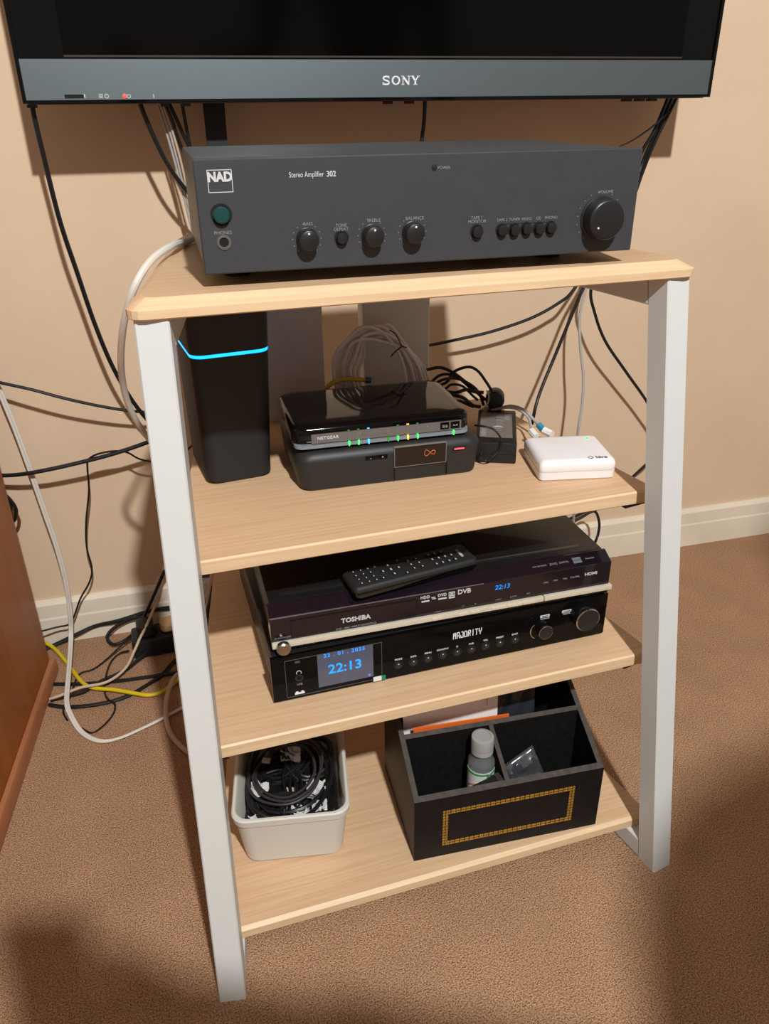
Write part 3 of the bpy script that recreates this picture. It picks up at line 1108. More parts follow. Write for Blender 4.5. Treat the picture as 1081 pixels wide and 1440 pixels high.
# plinth, silver strip with its keys
b = MB()
b.rbox(0.003, 0.006, 0.0008, DW - 0.001, 0.022, 0.009, r=0.001, bev=0.0005)
b.link('plinth', mat('plinth_brown', (46, 41, 36), 0.4), dv.o)
ud, _ = dv.front(764, 850)
for x0, x1 in ((0.0, ud - 0.0006), (ud + 0.0006, DW + 0.003)):
    b = MB()
    b.rbox(x0, -0.001, 0.0085, x1, 0.006, 0.0158, r=0.0008, bev=0.0008)
    b.link('silver_strip', M_silver, dv.o)
df = lambda px, py, v=0.004: dv.front(px, py, v)
for pxa, pxb, py in ((608, 622, 868), (645, 658, 862), (662, 674, 859), (692, 710, 853), (714, 734, 848.5), (735, 752, 844.5)):
    ua_, _ = dv.front(pxa, py, -0.001)
    ub_, _ = dv.front(pxb, py, -0.001)
    b = MB()
    b.rbox(ua_, -0.0022, 0.0098, ub_, 0.0, 0.0136, r=0.0004, bev=0.0004)
    b.link('key', M_silver, dv.o)
u, h = dv.front(399, 911, -0.006)
b = MB()
b.lathe([(0.0085, 0.0), (0.0088, 0.003), (0.0086, 0.006), (0.007, 0.0075), (0.0002, 0.0072)], 28, (u, -0.001, 0.0105), 'Y')
b.link('power_button', mat('brushed_metal', (176, 168, 158), 0.28, metal=1.0), dv.o)
# disc tray outline
u0, h0 = df(408, 880)
u1, h1 = df(586, 868)
b = MB()
frame_line(b, u0, 0.018, u1, DH - 0.015, 0.0007, 0.0034, 0.0042)
b.link('tray_gap', M_hole, dv.o, smooth=False)
b = MB()
b.box(u0 + 0.0012, 0.0032, 0.019, u1 - 0.0012, 0.0042, DH - 0.0162)
b.link('disc_tray', M_purple, dv.o, smooth=False)
u, h = df(500, 869.5)
text('TOSHIBA', 0.0088, M_print, dv.o, (u, 0.0028, h), name='logo', bold=0.03, sx=1.0)
u, h = df(500.5, 879.5)
text('DVD - R&R/ +R&RW RECORDING', 0.0032, M_printdim, dv.o, (u, 0.0028, h), sx=1.05)
u, h = df(395, 897)
text('I/O ON/STANDBY', 0.0026, M_printdim, dv.o, (u + 0.002, 0.0036, h))
for px, py, s, sz, bo in ((597.5, 840, 'HDD', 0.0055, 0.02), (621.5, 836.5, 'DVD', 0.0055, 0.02), (652.5, 831.5, 'DVB', 0.0092, 0.02)):
    u, h = df(px, py)
    text(s, sz, M_print, dv.o, (u, 0.0036, h), bold=bo, name='logo')
for px, py, wd in ((598, 845.5, 0.005), (622, 841.5, 0.0055), (635, 840, 0.004)):
    u, h = df(px, py)
    b = MB()
    b.box(u - wd, 0.0036, h - 0.001, u + wd, 0.0042, h + 0.001)
    b.link('logo_bar', M_print, dv.o, smooth=False)
u, h = df(635, 835)
b = MB()
frame_line(b, u - 0.004, h - 0.003, u + 0.004, h + 0.003, 0.0009, 0.0036, 0.0042)
for i in range(2):
    b.box(u - 0.0022, 0.0036, h - 0.0013 + i * 0.0018, u + 0.0022, 0.0042, h - 0.0003 + i * 0.0018)
b.link('logo_disc', M_print, dv.o, smooth=False)
u, h = df(609.5, 841)
b = MB()
b.box(u - 0.003, 0.0036, h + 0.0005, u + 0.002, 0.0042, h + 0.0015)
b.box(u - 0.002, 0.0036, h - 0.0015, u + 0.003, 0.0042, h - 0.0005)
b.link('arrow_mark', M_print, dv.o, smooth=False)
u, h = df(706, 825)
text('22:13', 0.0092, mat('display_cyan', (30, 130, 220), 0.5, emit=((10, 120, 225), 0.9)), dv.o, (u, 0.0036, h), name='clock_digits', shear=0.15)
u, h = df(830.5, 806.5)
text('HDMI', 0.0058, M_print, dv.o, (u, 0.0036, h), bold=0.02, sx=1.25, name='logo')
for px, py, s in ((767, 819, '1080p'), (780.5, 816, '1080i'), (794, 813.5, '720p'), (808, 811, '576p/480p')):
    u, h = df(px, py)
    text(s, 0.0032, M_printdim, dv.o, (u, 0.0036, h))
for px, py, s in ((615, 860, '> PLAY'), (651, 852, '|| >'), (668, 849, 'O'), (700, 843, '> PLAY'), (721.5, 838.5, '[] STOP'), (742.5, 834.5, 'REC')):
    u, h = df(px, py)
    text(s, 0.0026, M_printdim, dv.o, (u, 0.0036, h))
SLO = math.atan2(0.0084, 0.0172)
for px, py, s, sz in ((761, 795, 'DVD RECORDER', 0.0026), (780.5, 791, '[DVD]', 0.0038), (795.5, 788, 'DIGITAL', 0.0036), (832, 781, 'freeview', 0.0036)):
    u, h = dv.front(px, py, 0.009)
    text(s, sz, M_printdim, dv.o, (u, 0.0133, DH - 0.0043), tilt=radians(90) - SLO)
u, h = dv.front(814, 784.5, 0.009)
b = MB()
for i in range(2):
    ya = 0.0095 + i * 0.0042
    za = DH - 0.0088 + (ya - 0.0048) * 0.488
    b.hexa([(u - 0.006, ya, za), (u + 0.006, ya, za), (u + 0.006, ya + 0.0036, za + 0.00176), (u - 0.006, ya + 0.0036, za + 0.00176),
            (u - 0.006, ya - 0.0001, za + 0.0003), (u + 0.006, ya - 0.0001, za + 0.0003), (u + 0.006, ya + 0.0035, za + 0.00206), (u - 0.006, ya + 0.0035, za + 0.00206)])
b.link('logo_panel', mat('logo_blue_grey', (96, 100, 106), 0.4), dv.o, smooth=False)
# two long slots pressed into the cover
u0, v0 = dv.top(392, 836, DH)
u1, v1 = dv.top(810, 763, DH)
b = MB()
b.rbox(u0, v0 - 0.003, DH - 0.0002, u1, v0 + 0.004, DH + 0.0003, r=0.003, bev=0.0002)
b.link('cover_rib', mat('recorder_rib', (30, 30, 31), 0.3), dv.o)

# ================================================================== REMOTE
rm = Thing('remote_control', 'slim black remote control with many small keys lying on the dvd recorder', 'remote control', (-0.0906, 0.1525, TZ + DH + 0.0004), 0.12)
QW, QD, QH = 0.1655, 0.0455, 0.0172
b = MB()


def qring(d, z):
    return [(x, y, z) for x, y in rrect(d, d, QW - d, QD - d, 0.006, 4)]


b.loft([qring(0.004, 0.0), qring(0.001, 0.004), qring(0.0, 0.010)])
b.link('body', M_gloss, rm.o)
b = MB()
b.loft([qring(0.0, 0.0102), qring(0.0, 0.013), qring(0.0015, QH - 0.001), qring(0.003, QH)])
b.link('key_plate', M_blackmat, rm.o)
keys = []
for i in range(3):                      # columns of small keys at both ends
    for j in range(4):
        keys.append((0.012 + i * 0.0095, 0.008 + j * 0.0092, 0.0025, 0.0020))
for i in range(4):
    for j in range(3):
        if not (i == 3 and j == 2):
            keys.append((0.112 + i * 0.0088, 0.010 + j * 0.0115, 0.003, 0.0032))
for x, y in ((0.040, 0.036), (0.040, 0.0085), (0.071, 0.037), (0.071, 0.007), (0.083, 0.0125), (0.083, 0.022), (0.083, 0.0315), (0.094, 0.0125), (0.094, 0.022), (0.094, 0.0315)):
    keys.append((x, y, 0.0028, 0.0026))
for a0 in range(0, 360, 90):
    keys.append((0.056 + 0.0105 * cos(radians(a0)), 0.022 + 0.0105 * sin(radians(a0)), 0.0032, 0.0032))
keys.append((0.056, 0.022, 0.004, 0.004))
for x, y, a, c in keys:
    b = MB()
    b.rbox(x - a, y - c, QH - 0.0005, x + a, y + c, QH + 0.0012, r=0.0012, bev=0.0004, n=2)
    k = b.link('key', M_knob, rm.o)
    b = MB()
    b.box(x - a * 0.25, y - c * 0.5, QH + 0.0012, x + a * 0.25, y + c * 0.5, QH + 0.0014)
    b.link('key_mark', M_print, k, smooth=False)
text('TOSHIBA', 0.0052, M_print, rm.o, (0.150, 0.022, QH + 0.0004), face='top', rz=-pi / 2, bold=0.02, name='logo', sx=0.9)

# ================================================================== CREAM BIN AND ITS CABLES
bi = Thing('storage_bin', 'cream plastic bin full of black cables on the bottom shelf', 'storage bin', (-0.2565, 0.1475, Z4), -0.195)
BW, BD, BH = 0.134, 0.190, 0.091


def bring(d, z, flare):
    return [(x, y, z) for x, y in rrect(-flare + d, -flare + d, BW + flare - d, BD + flare - d, 0.020, 6)]


b = MB()
b.loft([bring(0.006, 0.0005, 0), bring(0.001, 0.005, 0), bring(0, BH - 0.012, 0.0065), bring(0, BH - 0.0115, 0.009), bring(0, BH - 0.002, 0.0098), bring(0.0015, BH, 0.0098),
        bring(0.0045, BH, 0.0098), bring(0.0055, BH - 0.003, 0.0085), bring(0.0035, 0.012, 0), bring(0.006, 0.005, 0)])
b.link('body', M_cream, bi.o, angle=40)
b = MB()
rr = random.Random(3)


def coil(cx, cy, cz, rx, ry, turns, tilt, phase, r, jit=0.003):
    pts = []
    n = int(turns * 11)
    for i in range(n + 1):
        t = phase + 2 * pi * i / 11
        k = 1 + 0.13 * sin(t * 0.37 + phase)
        x, y = rx * k * cos(t), ry * k * sin(t)
        z = tilt * x + 0.25 * tilt * y + 0.0035 * sin(t * 2 + phase) + 0.0012 * i / 11
        p = (cx + x + rr.uniform(-jit, jit), cy + y + rr.uniform(-jit, jit), cz + z + rr.uniform(-jit, jit) * 0.5)
        p = (min(max(p[0], 0.007), BW - 0.007), min(max(p[1], 0.007), BD - 0.007), min(max(p[2], 0.012), BH + 0.018))
        pts.append(bi.world(*p))
    return pts


for (cx, cy, cz, rx, ry, tn, ti, ph, r) in ((0.064, 0.09, 0.040, 0.054, 0.075, 3, 0.05, 0, 0.0026), (0.06, 0.085, 0.052, 0.050, 0.065, 3, -0.1, 1, 0.0024),
                                           (0.045, 0.06, 0.058, 0.034, 0.048, 4, 0.15, 2, 0.0017), (0.090, 0.08, 0.056, 0.032, 0.062, 4, -0.15, 3, 0.0020),
                                           (0.06, 0.035, 0.056, 0.048, 0.024, 4, 0.1, 4, 0.0016), (0.085, 0.03, 0.058, 0.03, 0.022, 3, -0.2, 5, 0.0020),
                                           (0.05, 0.13, 0.058, 0.040, 0.045, 4, 0.1, 2.5, 0.0022), (0.035, 0.03, 0.056, 0.024, 0.022, 4, 0.2, 0.5, 0.0017),
                                           (0.09, 0.13, 0.060, 0.034, 0.045, 3, -0.1, 1.5, 0.0022), (0.067, 0.095, 0.030, 0.05, 0.07, 5, 0.0, 0.4, 0.0040), (0.067, 0.095, 0.046, 0.030, 0.05, 6, 0.0, 1.4, 0.0030), (0.100, 0.06, 0.048, 0.022, 0.045, 5, 0.0, 2.4, 0.0026), (0.030, 0.07, 0.048, 0.020, 0.055, 5, 0.0, 3.4, 0.0026), (0.067, 0.025, 0.048, 0.05, 0.016, 5, 0.0, 4.4, 0.0024), (0.062, 0.09, 0.064, 0.055, 0.076, 2, 0.02, 3.6, 0.0030)):
    b.tube(coil(cx, cy, cz, rx, ry, tn, ti, ph, r), r, 6, 2)
tag(b.link('cable_tangle', M_cable), 'tangle of thin black cables filling the cream bin', 'cables', kind='stuff')
b = MB()
b.tube(coil(0.060, 0.083, 0.078, 0.046, 0.050, 3.4, 0.18, 0.3, 0.0019, 0.0015), 0.0020, 8, 4)
tag(b.link('coiled_cable', mat('charcoal_cable', (48, 45, 45), 0.4)), 'charcoal cable coiled in wide loops on top of the bin', 'cable')
b = MB()
b.tube([bi.world(*p) for p in ((0.012, 0.05, 0.060), (0.008, 0.09, 0.072), (0.016, 0.128, 0.080), (0.030, 0.142, 0.082), (0.040, 0.128, 0.0825), (0.037, 0.114, 0.084))], 0.0026, 8, 6)
us = b.link('usb_cable', M_cable)
tag(us, 'black usb cable with a pale square plug at the bin left side', 'cable')
b = MB()
p0, p1, p2 = bi.world(0.037, 0.114, 0.084), bi.world(0.034, 0.104, 0.0848), bi.world(0.032, 0.097, 0.085)
b.tube([p0, (p0 + p1) / 2, p1], 0.0055, 8, 2)
b.link('plug_body', M_black, us)
b = MB()
d_ = (p2 - p1)
s_ = d_.cross(Vector((0, 0, 1))).normalized() * 0.0055
up = Vector((0, 0, 0.002))
b.hexa([p1 - s_ - up, p1 + s_ - up, p2 + s_ - up, p2 - s_ - up, p1 - s_ + up, p1 + s_ + up, p2 + s_ + up, p2 - s_ + up])
b.link('plug_tip', mat('plug_metal', (206, 190, 172), 0.3, metal=0.5), us, smooth=False)
# crumpled clear bags between the cables
bags = ((0.024, 0.066, 0.070, 0.012), (0.100, 0.062, 0.066, 0.013), (0.078, 0.022, 0.065, 0.012), (0.104, 0.030, 0.065, 0.010), (0.019, 0.019, 0.058, 0.011), (0.066, 0.125, 0.070, 0.014))
wh = ('by the left wall', 'near the right side', 'close to the front rim', 'in the front right corner', 'in the front left corner', 'towards the back')
for (x, y, z, r), where in zip(bags, wh):
    b = MB()
    N = 7
    vs, fs = [], []
    for i in range(N):
        for j in range(N):
            vs.append(bi.world(x + (i / (N - 1) - .5) * 2 * r, y + (j / (N - 1) - .5) * 2 * r, z + rr.uniform(-0.006, 0.006)))
    for i in range(N - 1):
        for j in range(N - 1):
            fs.append((i * N + j, (i + 1) * N + j, (i + 1) * N + j + 1, i * N + j + 1))
    b.add(vs, fs)
    o = b.link('plastic_bag', mat('crumpled_bag', (205, 202, 200), 0.18, spec=0.8), smooth=False)
    md = o.modifiers.new('thickness', 'SOLIDIFY')
    md.thickness = 0.0006
    tag(o, 'crumpled clear plastic bag among the cables %s of the bin' % where, 'plastic bag', 'plastic bags in the bin')

# ================================================================== BLACK DESK ORGANISER
bo = Thing('desk_organiser', 'black leatherette organiser box with a gold dotted border on the bottom shelf', 'organiser box', (-0.0398, 0.0841, Z4), -0.079)
OW, OD, OT = 0.2627, 0.172, 0.007
SLP, HF, HB = 0.5, 0.1075, 0.190
hz = lambda v: min(HF + SLP * v, HB)


def slab(x0, x1, ya, yb, name, m, top=True):
    """vertical board whose top follows the sloping rim"""
    b = MB()
    b.cur = 0
    za, zb = hz(ya), hz(yb)
    b.hexa([(x0, ya, 0.006), (x1, ya, 0.006), (x1, yb, 0.006), (x0, yb, 0.006), (x0, ya, za), (x1, ya, za), (x1, yb, zb), (x0, yb, zb)])
    b.m[1] = 1
    return b.link(name, [m, M_edge], bo.o, smooth=False)


b = MB()
b.box(0, 0, 0.0004, OW, OD, 0.006)
b.link('base', M_leather, bo.o, smooth=False)
slab(0, OW, 0, OT, 'front_panel', M_leather)
slab(0, OT, OT, OD - OT, 'side_panel', M_leather)
slab(OW - OT, OW, OT, OD - OT, 'side_panel', M_leather)
slab(0, OW, OD - OT, OD, 'back_panel', M_leather)
DVV = 0.075
slab(OT, OW - OT, DVV, DVV + 0.006, 'long_divider', M_boxin)
um, _ = bo.front(715, 1109, 0.0)
slab(um - 0.003, um + 0.003, OT, DVV, 'short_divider', M_boxin)
# gold border: pairs of dots between two rules
u0, h0 = bo.front(622, 1190)
u1, h1 = bo.front(808, 1106)
b = MB()
h0, h1 = 0.020, 0.083


def rosette(x, z):
    for dx, dz in ((-1, -1), (1, -1), (1, 1), (-1, 1)):
        s = 0.0020
        c = (x + dx * 0.0020, z + dz * 0.0020)
        b.hexa([(c[0] - s * .9, -0.0005, c[1] - s * .5), (c[0] + s * .9, -0.0005, c[1] - s * .5), (c[0] + s * .9, 0.0, c[1] - s * .5), (c[0] - s * .9, 0.0, c[1] - s * .5),
                (c[0] - s * .6, -0.0005, c[1] + s * .7), (c[0] + s * .6, -0.0005, c[1] + s * .7), (c[0] + s * .6, 0.0, c[1] + s * .7), (c[0] - s * .6, 0.0, c[1] + s * .7)])


nx = 27
for i in range(nx):
    x = u0 + 0.003 + (u1 - u0 - 0.006) * i / (nx - 1)
    rosette(x, h0 + 0.003)
    rosette(x, h1 - 0.003)
for i in range(1, 11):
    z = h0 + 0.003 + (h1 - h0 - 0.006) * i / 11
    rosette(u0 + 0.003, z)
    rosette(u1 - 0.003, z)
tag(b.link('gold_border', M_gold, bo.o, smooth=False), label='rectangular border of small gold rosettes')

# contents -----------------------------------------------------------------
# bottle of hand gel
ul, vl = 0.1085, 0.0535
bt_loc = bo.world(ul, vl, 0.0064)
bt = Thing('gel_bottle', 'small clear bottle with white and green label in the organiser', 'bottle', bt_loc, -0.2)
BR = 0.0185
b = MB()
b.lathe([(0.0002, 0.0003), (BR - 0.002, 0.0003), (BR, 0.003), (BR, 0.098), (BR - 0.0008, 0.103), (BR - 0.006, 0.1115), (0.0125, 0.114), (0.0125, 0.118)], 28)
b.link('bottle_body', M_clear, bt.o)
b = MB()
b.lathe([(0.0148, 0.116), (0.0152, 0.1165), (0.0152, 0.1185), (0.0148, 0.119), (0.0152, 0.1195), (0.0152, 0.1215), (0.0148, 0.122), (0.0152, 0.1225), (0.0155, 0.139), (0.0148, 0.1415), (0.011, 0.1425), (0.0104, 0.1415), (0.0002, 0.1412)], 28)
b.link('flip_cap', mat('frosted_cap', (184, 182, 178), 0.25, trans=0.35), bt.o)
b = MB()


def patch(a0, a1, z0, z1, r, n=14):
    o_ = [(r * cos(radians(a0 + (a1 - a0) * i / n)), r * sin(radians(a0 + (a1 - a0) * i / n))) for i in range(n + 1)]
    i_ = [(x * 0.985, y * 0.985) for x, y in o_]
    b.loft([[(x, y, z) for x, y in o_ + i_[::-1]] for z in (z0, z1)])


b.cur = 0
patch(-185, 10, 0.012, 0.092, BR + 0.0003)
b.link('label_paper', mat('bottle_label', (214, 212, 204), 0.5), bt.o)
b = MB()
patch(-78, -70, 0.014, 0.090, BR + 0.0006, 3)
patch(-60, -52, 0.014, 0.090, BR + 0.0006, 3)
patch(-185, -78, 0.087, 0.090, BR + 0.0006, 12)
patch(-52, 10, 0.087, 0.090, BR + 0.0006, 10)
b.link('label_green_lines', mat('label_green', (54, 146, 66), 0.5), bt.o)
b = MB()
patch(-70, -60, 0.014, 0.088, BR + 0.0005, 3)
b.link('label_grey_bar', mat('label_grey', (106, 112, 106), 0.5), bt.o)
b = MB()
for k in range(4):
    b.tube([((BR + 0.0005) * cos(radians(a)), (BR + 0.0005) * sin(radians(a)), 0.068 - k * 0.007 + 0.006 * sin(radians((a + 150) * 2.0))) for a in range(-150, -79, 10)], 0.0014, 5, 1)
b.link('label_pink_print', mat('label_pink', (206, 146, 134), 0.5), bt.o)

# zip bag leaning in the right compartment
zb = MB()
N = 12
P00, P10 = bo.world(um + 0.006, 0.012, 0.050), bo.world(um + 0.078, 0.012, 0.046)
P01, P11 = bo.world(um + 0.007, 0.050, 0.088), bo.world(um + 0.056, 0.058, 0.112)
vs = []
rb = random.Random(11)
nrm = (P10 - P00).cross(P01 - P00).normalized()
for i in range(N):
    for j in range(N):
        s, t = i / (N - 1), j / (N - 1)
        p = (P00 * (1 - s) + P10 * s) * (1 - t) + (P01 * (1 - s) + P11 * s) * t
        amp = 0.0045 * (1 - max(0, (t - 0.75) * 4)) * (1 if 0 < i < N - 1 else 0.3)
        vs.append(p + nrm * rb.uniform(-amp, amp))
fs = [(i * N + j, (i + 1) * N + j, (i + 1) * N + j + 1, i * N + j + 1) for i in range(N - 1) for j in range(N - 1)]
zb.add(vs, fs)
zo = zb.link('zip_bag', mat('zip_bag_film', (58, 58, 61), 0.16, spec=1.0, coat=1.0), smooth=True, angle=30)
zo.modifiers.new('thickness', 'SOLIDIFY').thickness = 0.0008
tag(zo, 'crumpled clear zip-lock bag in the right compartment of the organiser', 'bag')
b = MB()
zz = [(P00 * (1 - s) + P10 * s) * 0.16 + (P01 * (1 - s) + P11 * s) * 0.84 - nrm * 0.0012 for s in (0.0, 0.5, 1.0)]
b.tube(zz, 0.0009, 6, 2)
b.link('zip_strip', mat('zip_white', (190, 190, 192), 0.3), zo)
# small black pouch lying next to the bottle
pk = Thing('black_pouch', 'flat black pouch lying at the front of the bottle compartment', 'pouch', bo.world(um - 0.058, 0.0095, 0.080), -0.078)
b = MB()
b.hexa([(0, 0, 0.0), (0.050, 0.0, 0.012), (0.052, 0.016, 0.004), (0.004, 0.016, -0.008), (-0.002, 0.001, 0.009), (0.052, 0.001, 0.030), (0.052, 0.017, 0.024), (0.002, 0.017, 0.004)])
b.link('pouch_body', mat('pouch_black', (28, 27, 26), 0.45), pk.o)
b = MB()
b.hexa([(0.047, -0.0006, 0.012), (0.0535, -0.0006, 0.0135), (0.0535, 0.017, 0.005), (0.047, 0.017, 0.003), (0.047, -0.0006, 0.029), (0.0535, -0.0006, 0.0312), (0.0535, 0.018, 0.0252), (0.047, 0.018, 0.023)])
b.link('pouch_end', mat('pouch_end', (62, 58, 54), 0.5), pk.o)


def sheet(name, label, cat, pts, th, m):
    """a thin rectangular card standing in the organiser; pts = four corners in organiser coordinates"""
    b = MB()
    P = [bo.world(*p) for p in pts]
    n = (P[1] - P[0]).cross(P[3] - P[0]).normalized() * th
    b.hexa([P[0], P[1], P[1] + n, P[0] + n, P[3], P[2], P[2] + n, P[3] + n])
    o = b.link(name, m, smooth=False)
    tag(o, label, cat)
    return o


vB = DVV + 0.006
sheet('orange_folder', 'orange card folder standing behind the organiser divider', 'folder',
      [(0.025, vB + 0.006, 0.0075), (0.162, vB + 0.006, 0.0075), (0.158, vB + 0.007, 0.1475), (0.021, vB + 0.007, 0.1505)], 0.0022, mat('orange_card', (226, 104, 38), 0.5))
en = sheet('white_envelope', 'white envelope standing behind the orange folder in the organiser', 'envelope',
           [(0.012, vB + 0.014, 0.0075), (0.148, vB + 0.014, 0.0075), (0.146, vB + 0.024, 0.200), (0.010, vB + 0.024, 0.200)], 0.0015, mat('envelope_paper', (236, 233, 230), 0.55))
b = MB()
b.tube([bo.world(*p) for p in ((0.112, vB + 0.0225, 0.200), (0.124, vB + 0.0205, 0.186), (0.130, vB + 0.0195, 0.172), (0.130, vB + 0.0185, 0.158))], 0.0006, 5, 5)
b.link('flap_crease', mat('paper_crease', (170, 164, 158), 0.6), en)
gb = MB()
vs, fs = [], []
for i in range(6):
    for j in range(5):
        vs.append(bo.world(0.138 + i * 0.0128, vB + 0.012 + 0.003 * j + rb.uniform(-0.003, 0.003), 0.03 + j * 0.039 - 0.004 * abs(i - 3)))
fs = [(i * 5 + j, (i + 1) * 5 + j, (i + 1) * 5 + j + 1, i * 5 + j + 1) for i in range(5) for j in range(4)]
gb.add(vs, fs)
go = gb.link('grey_bag', mat('slate_plastic', (44, 47, 52), 0.35, spec=0.6), smooth=False)
go.modifiers.new('thickness', 'SOLIDIFY').thickness = 0.001
tag(go, 'slate grey plastic bag behind the divider of the organiser', 'bag')


# ================================================================== CABLES
def path(spec):
    out = []
    for x, y, k, v in spec:
        out.append(at_wall(x, y, v) if k == 'w' else at_z(x, y, v) if k == 'f' else at_y(x, y, v) if k == 'y' else Vector((x, y, v)))
    return out


def cable(name, label, cat, spec, r, m, seg=8, sub=8, group=None):
    b = MB()
    b.tube(path(spec), r, seg, sub)
    o = b.link(name, m)
    tag(o, label, cat, group)
    return o


def seq(pts, k, v):
    return [(x, y, k, v) for x, y in pts]


cable('power_cable', 'thick black cable hanging down the wall from the television left end', 'cable',
      [(45, 146, 'w', 0.10), (48, 165, 'w', 0.10), (60, 215, 'w', 0.098), (84, 310, 'w', 0.09), (109, 385, 'w', 0.082), (133, 455, 'w', 0.075), (158, 515, 'w', 0.07), (185, 562, 'w', 0.06), (215, 600, 'w', 0.05), (250, 640, 'w', 0.04)], 0.0036, M_cable)
cable('wall_cable', 'black cable crossing the wall from the left edge behind the stand leg', 'cable',
      [(-40, 528, 'w', 0.03), (0, 538, 'w', 0.045), (45, 548, 'w', 0.055), (90, 560, 'w', 0.055), (140, 571, 'w', 0.05), (185, 578, 'w', 0.045), (240, 582, 'w', 0.04)], 0.0028, M_cable)
cable('lower_wall_cable', 'thickest black cable sagging low across the wall above the skirting', 'cable',
      [(-25, 669, 'w', 0.03), (20, 668, 'w', 0.04), (60, 662, 'w', 0.05), (110, 651, 'w', 0.055), (160, 638, 'w', 0.06), (210, 621, 'w', 0.065), (260, 600, 'w', 0.07)], 0.0038, M_cable)
cable('thin_wall_cable', 'thin black cable looped over the sagging cable and hanging to the skirting', 'cable',
      [(275, 622, 'w', 0.06), (240, 650, 'w', 0.05), (213, 649, 'w', 0.05), (195, 645, 'w', 0.052), (178, 636, 'w', 0.055), (158, 634.5, 'w', 0.062), (136, 639, 'w', 0.060), (124, 647, 'w', 0.052), (123, 660, 'w', 0.042), (125, 690, 'w', 0.035), (121, 735, 'w', 0.03),
       (122, 770, 'w', 0.028), (129, 798, 'w', 0.026), (126, 818, 'w', 0.026), (113, 842, 'w', 0.026), (104, 867, 'w', 0.026), (97, 878, 'w', 0.03), (80, 882, 'w', 0.03), (57, 888, 'w', 0.04), (30, 895, 'w', 0.06)], 0.0018, M_cable)
# white twin flex
tf = [(-20, 505, 'w', 0.025), (0, 556, 'w', 0.028), (20, 605, 'w', 0.03), (40, 660, 'w', 0.032), (60, 718, 'w', 0.034), (78, 770, 'w', 0.035), (91, 820, 'w', 0.034), (97, 862, 'w', 0.032), (98, 898, 'f', 0.034), (95, 945, 'f', 0.028), (92, 985, 'f', 0.022), (97, 1005, 'f', 0.016),
      (112, 1029, 'f', 0.006), (135, 1042, 'f', 0.005), (162, 1040, 'f', 0.005), (200, 1024, 'f', 0.005), (232, 1008, 'f', 0.005), (262, 992, 'f', 0.005), (300, 975, 'f', 0.005)]
b = MB()
b.tube(path(tf), 0.0024, 8, 8)
b.tube([p + Vector((0.0044, 0, 0.0008)) for p in path(tf)], 0.0024, 8, 8)
tag(b.link('twin_flex', M_cable_w), 'white flat twin cable running down the wall and curling over the carpet', 'cable')
cable('white_lead', 'thick white lead draped from the amplifier back around the top board corner', 'cable',
      [(-0.19, 0.465, 'p', H + 0.012), (262, 340, 'y', 0.44), (243, 345, 'y', 0.37), (213, 366, 'y', 0.33), (190, 402, 'y', 0.31), (175, 450, 'y', 0.33), (170, 500, 'y', 0.37), (173, 540, 'y', 0.41), (184, 577, 'y', 0.44), (207, 614, 'y', 0.47), (250, 660, 'y', 0.5)], 0.0042, M_cable_w, 10)
cable('beige_loop', 'thick beige cable loop standing on the carpet behind the left leg', 'cable',
      [(300, 925, 'f', 0.03), (262, 943, 'f', 0.035), (246, 952, 'f', 0.03), (236, 975, 'f', 0.024), (233, 1000, 'f', 0.018), (237, 1025, 'f', 0.010), (250, 1045, 'f', 0.005), (275, 1065, 'f', 0.005), (310, 1080, 'f', 0.005)], 0.0042, M_cable_b, 10)
cable('beige_thin_cable', 'thin beige cable winding over the black cables on the carpet', 'cable',
      [(240, 770, 'w', 0.05), (231, 800, 'w', 0.06), (222, 840, 'f', 0.10), (208, 875, 'f', 0.07), (197, 897, 'f', 0.05), (189, 915, 'f', 0.035), (176, 940, 'f', 0.022), (150, 959, 'f', 0.018), (113, 967, 'f', 0.017), (85, 978, 'f', 0.011), (70, 983, 'f', 0.006)], 0.0026, M_cable_b)
cable('yellow_cable', 'bright yellow cable snaking across the carpet beside the cabinet', 'cable',
      [(40, 893, 'f', 0.018), (62, 903, 'f', 0.014), (75, 911, 'f', 0.010), (90, 927, 'f', 0.008), (102, 943, 'f', 0.008), (115, 959, 'f', 0.008), (130, 967, 'f', 0.009), (160, 970, 'f', 0.010), (190, 975, 'f', 0.009), (208, 977.5, 'f', 0.008), (225, 974, 'f', 0.007), (238, 966, 'f', 0.007), (255, 953, 'f', 0.006), (290, 935, 'f', 0.006)], 0.0036, M_cable_y)
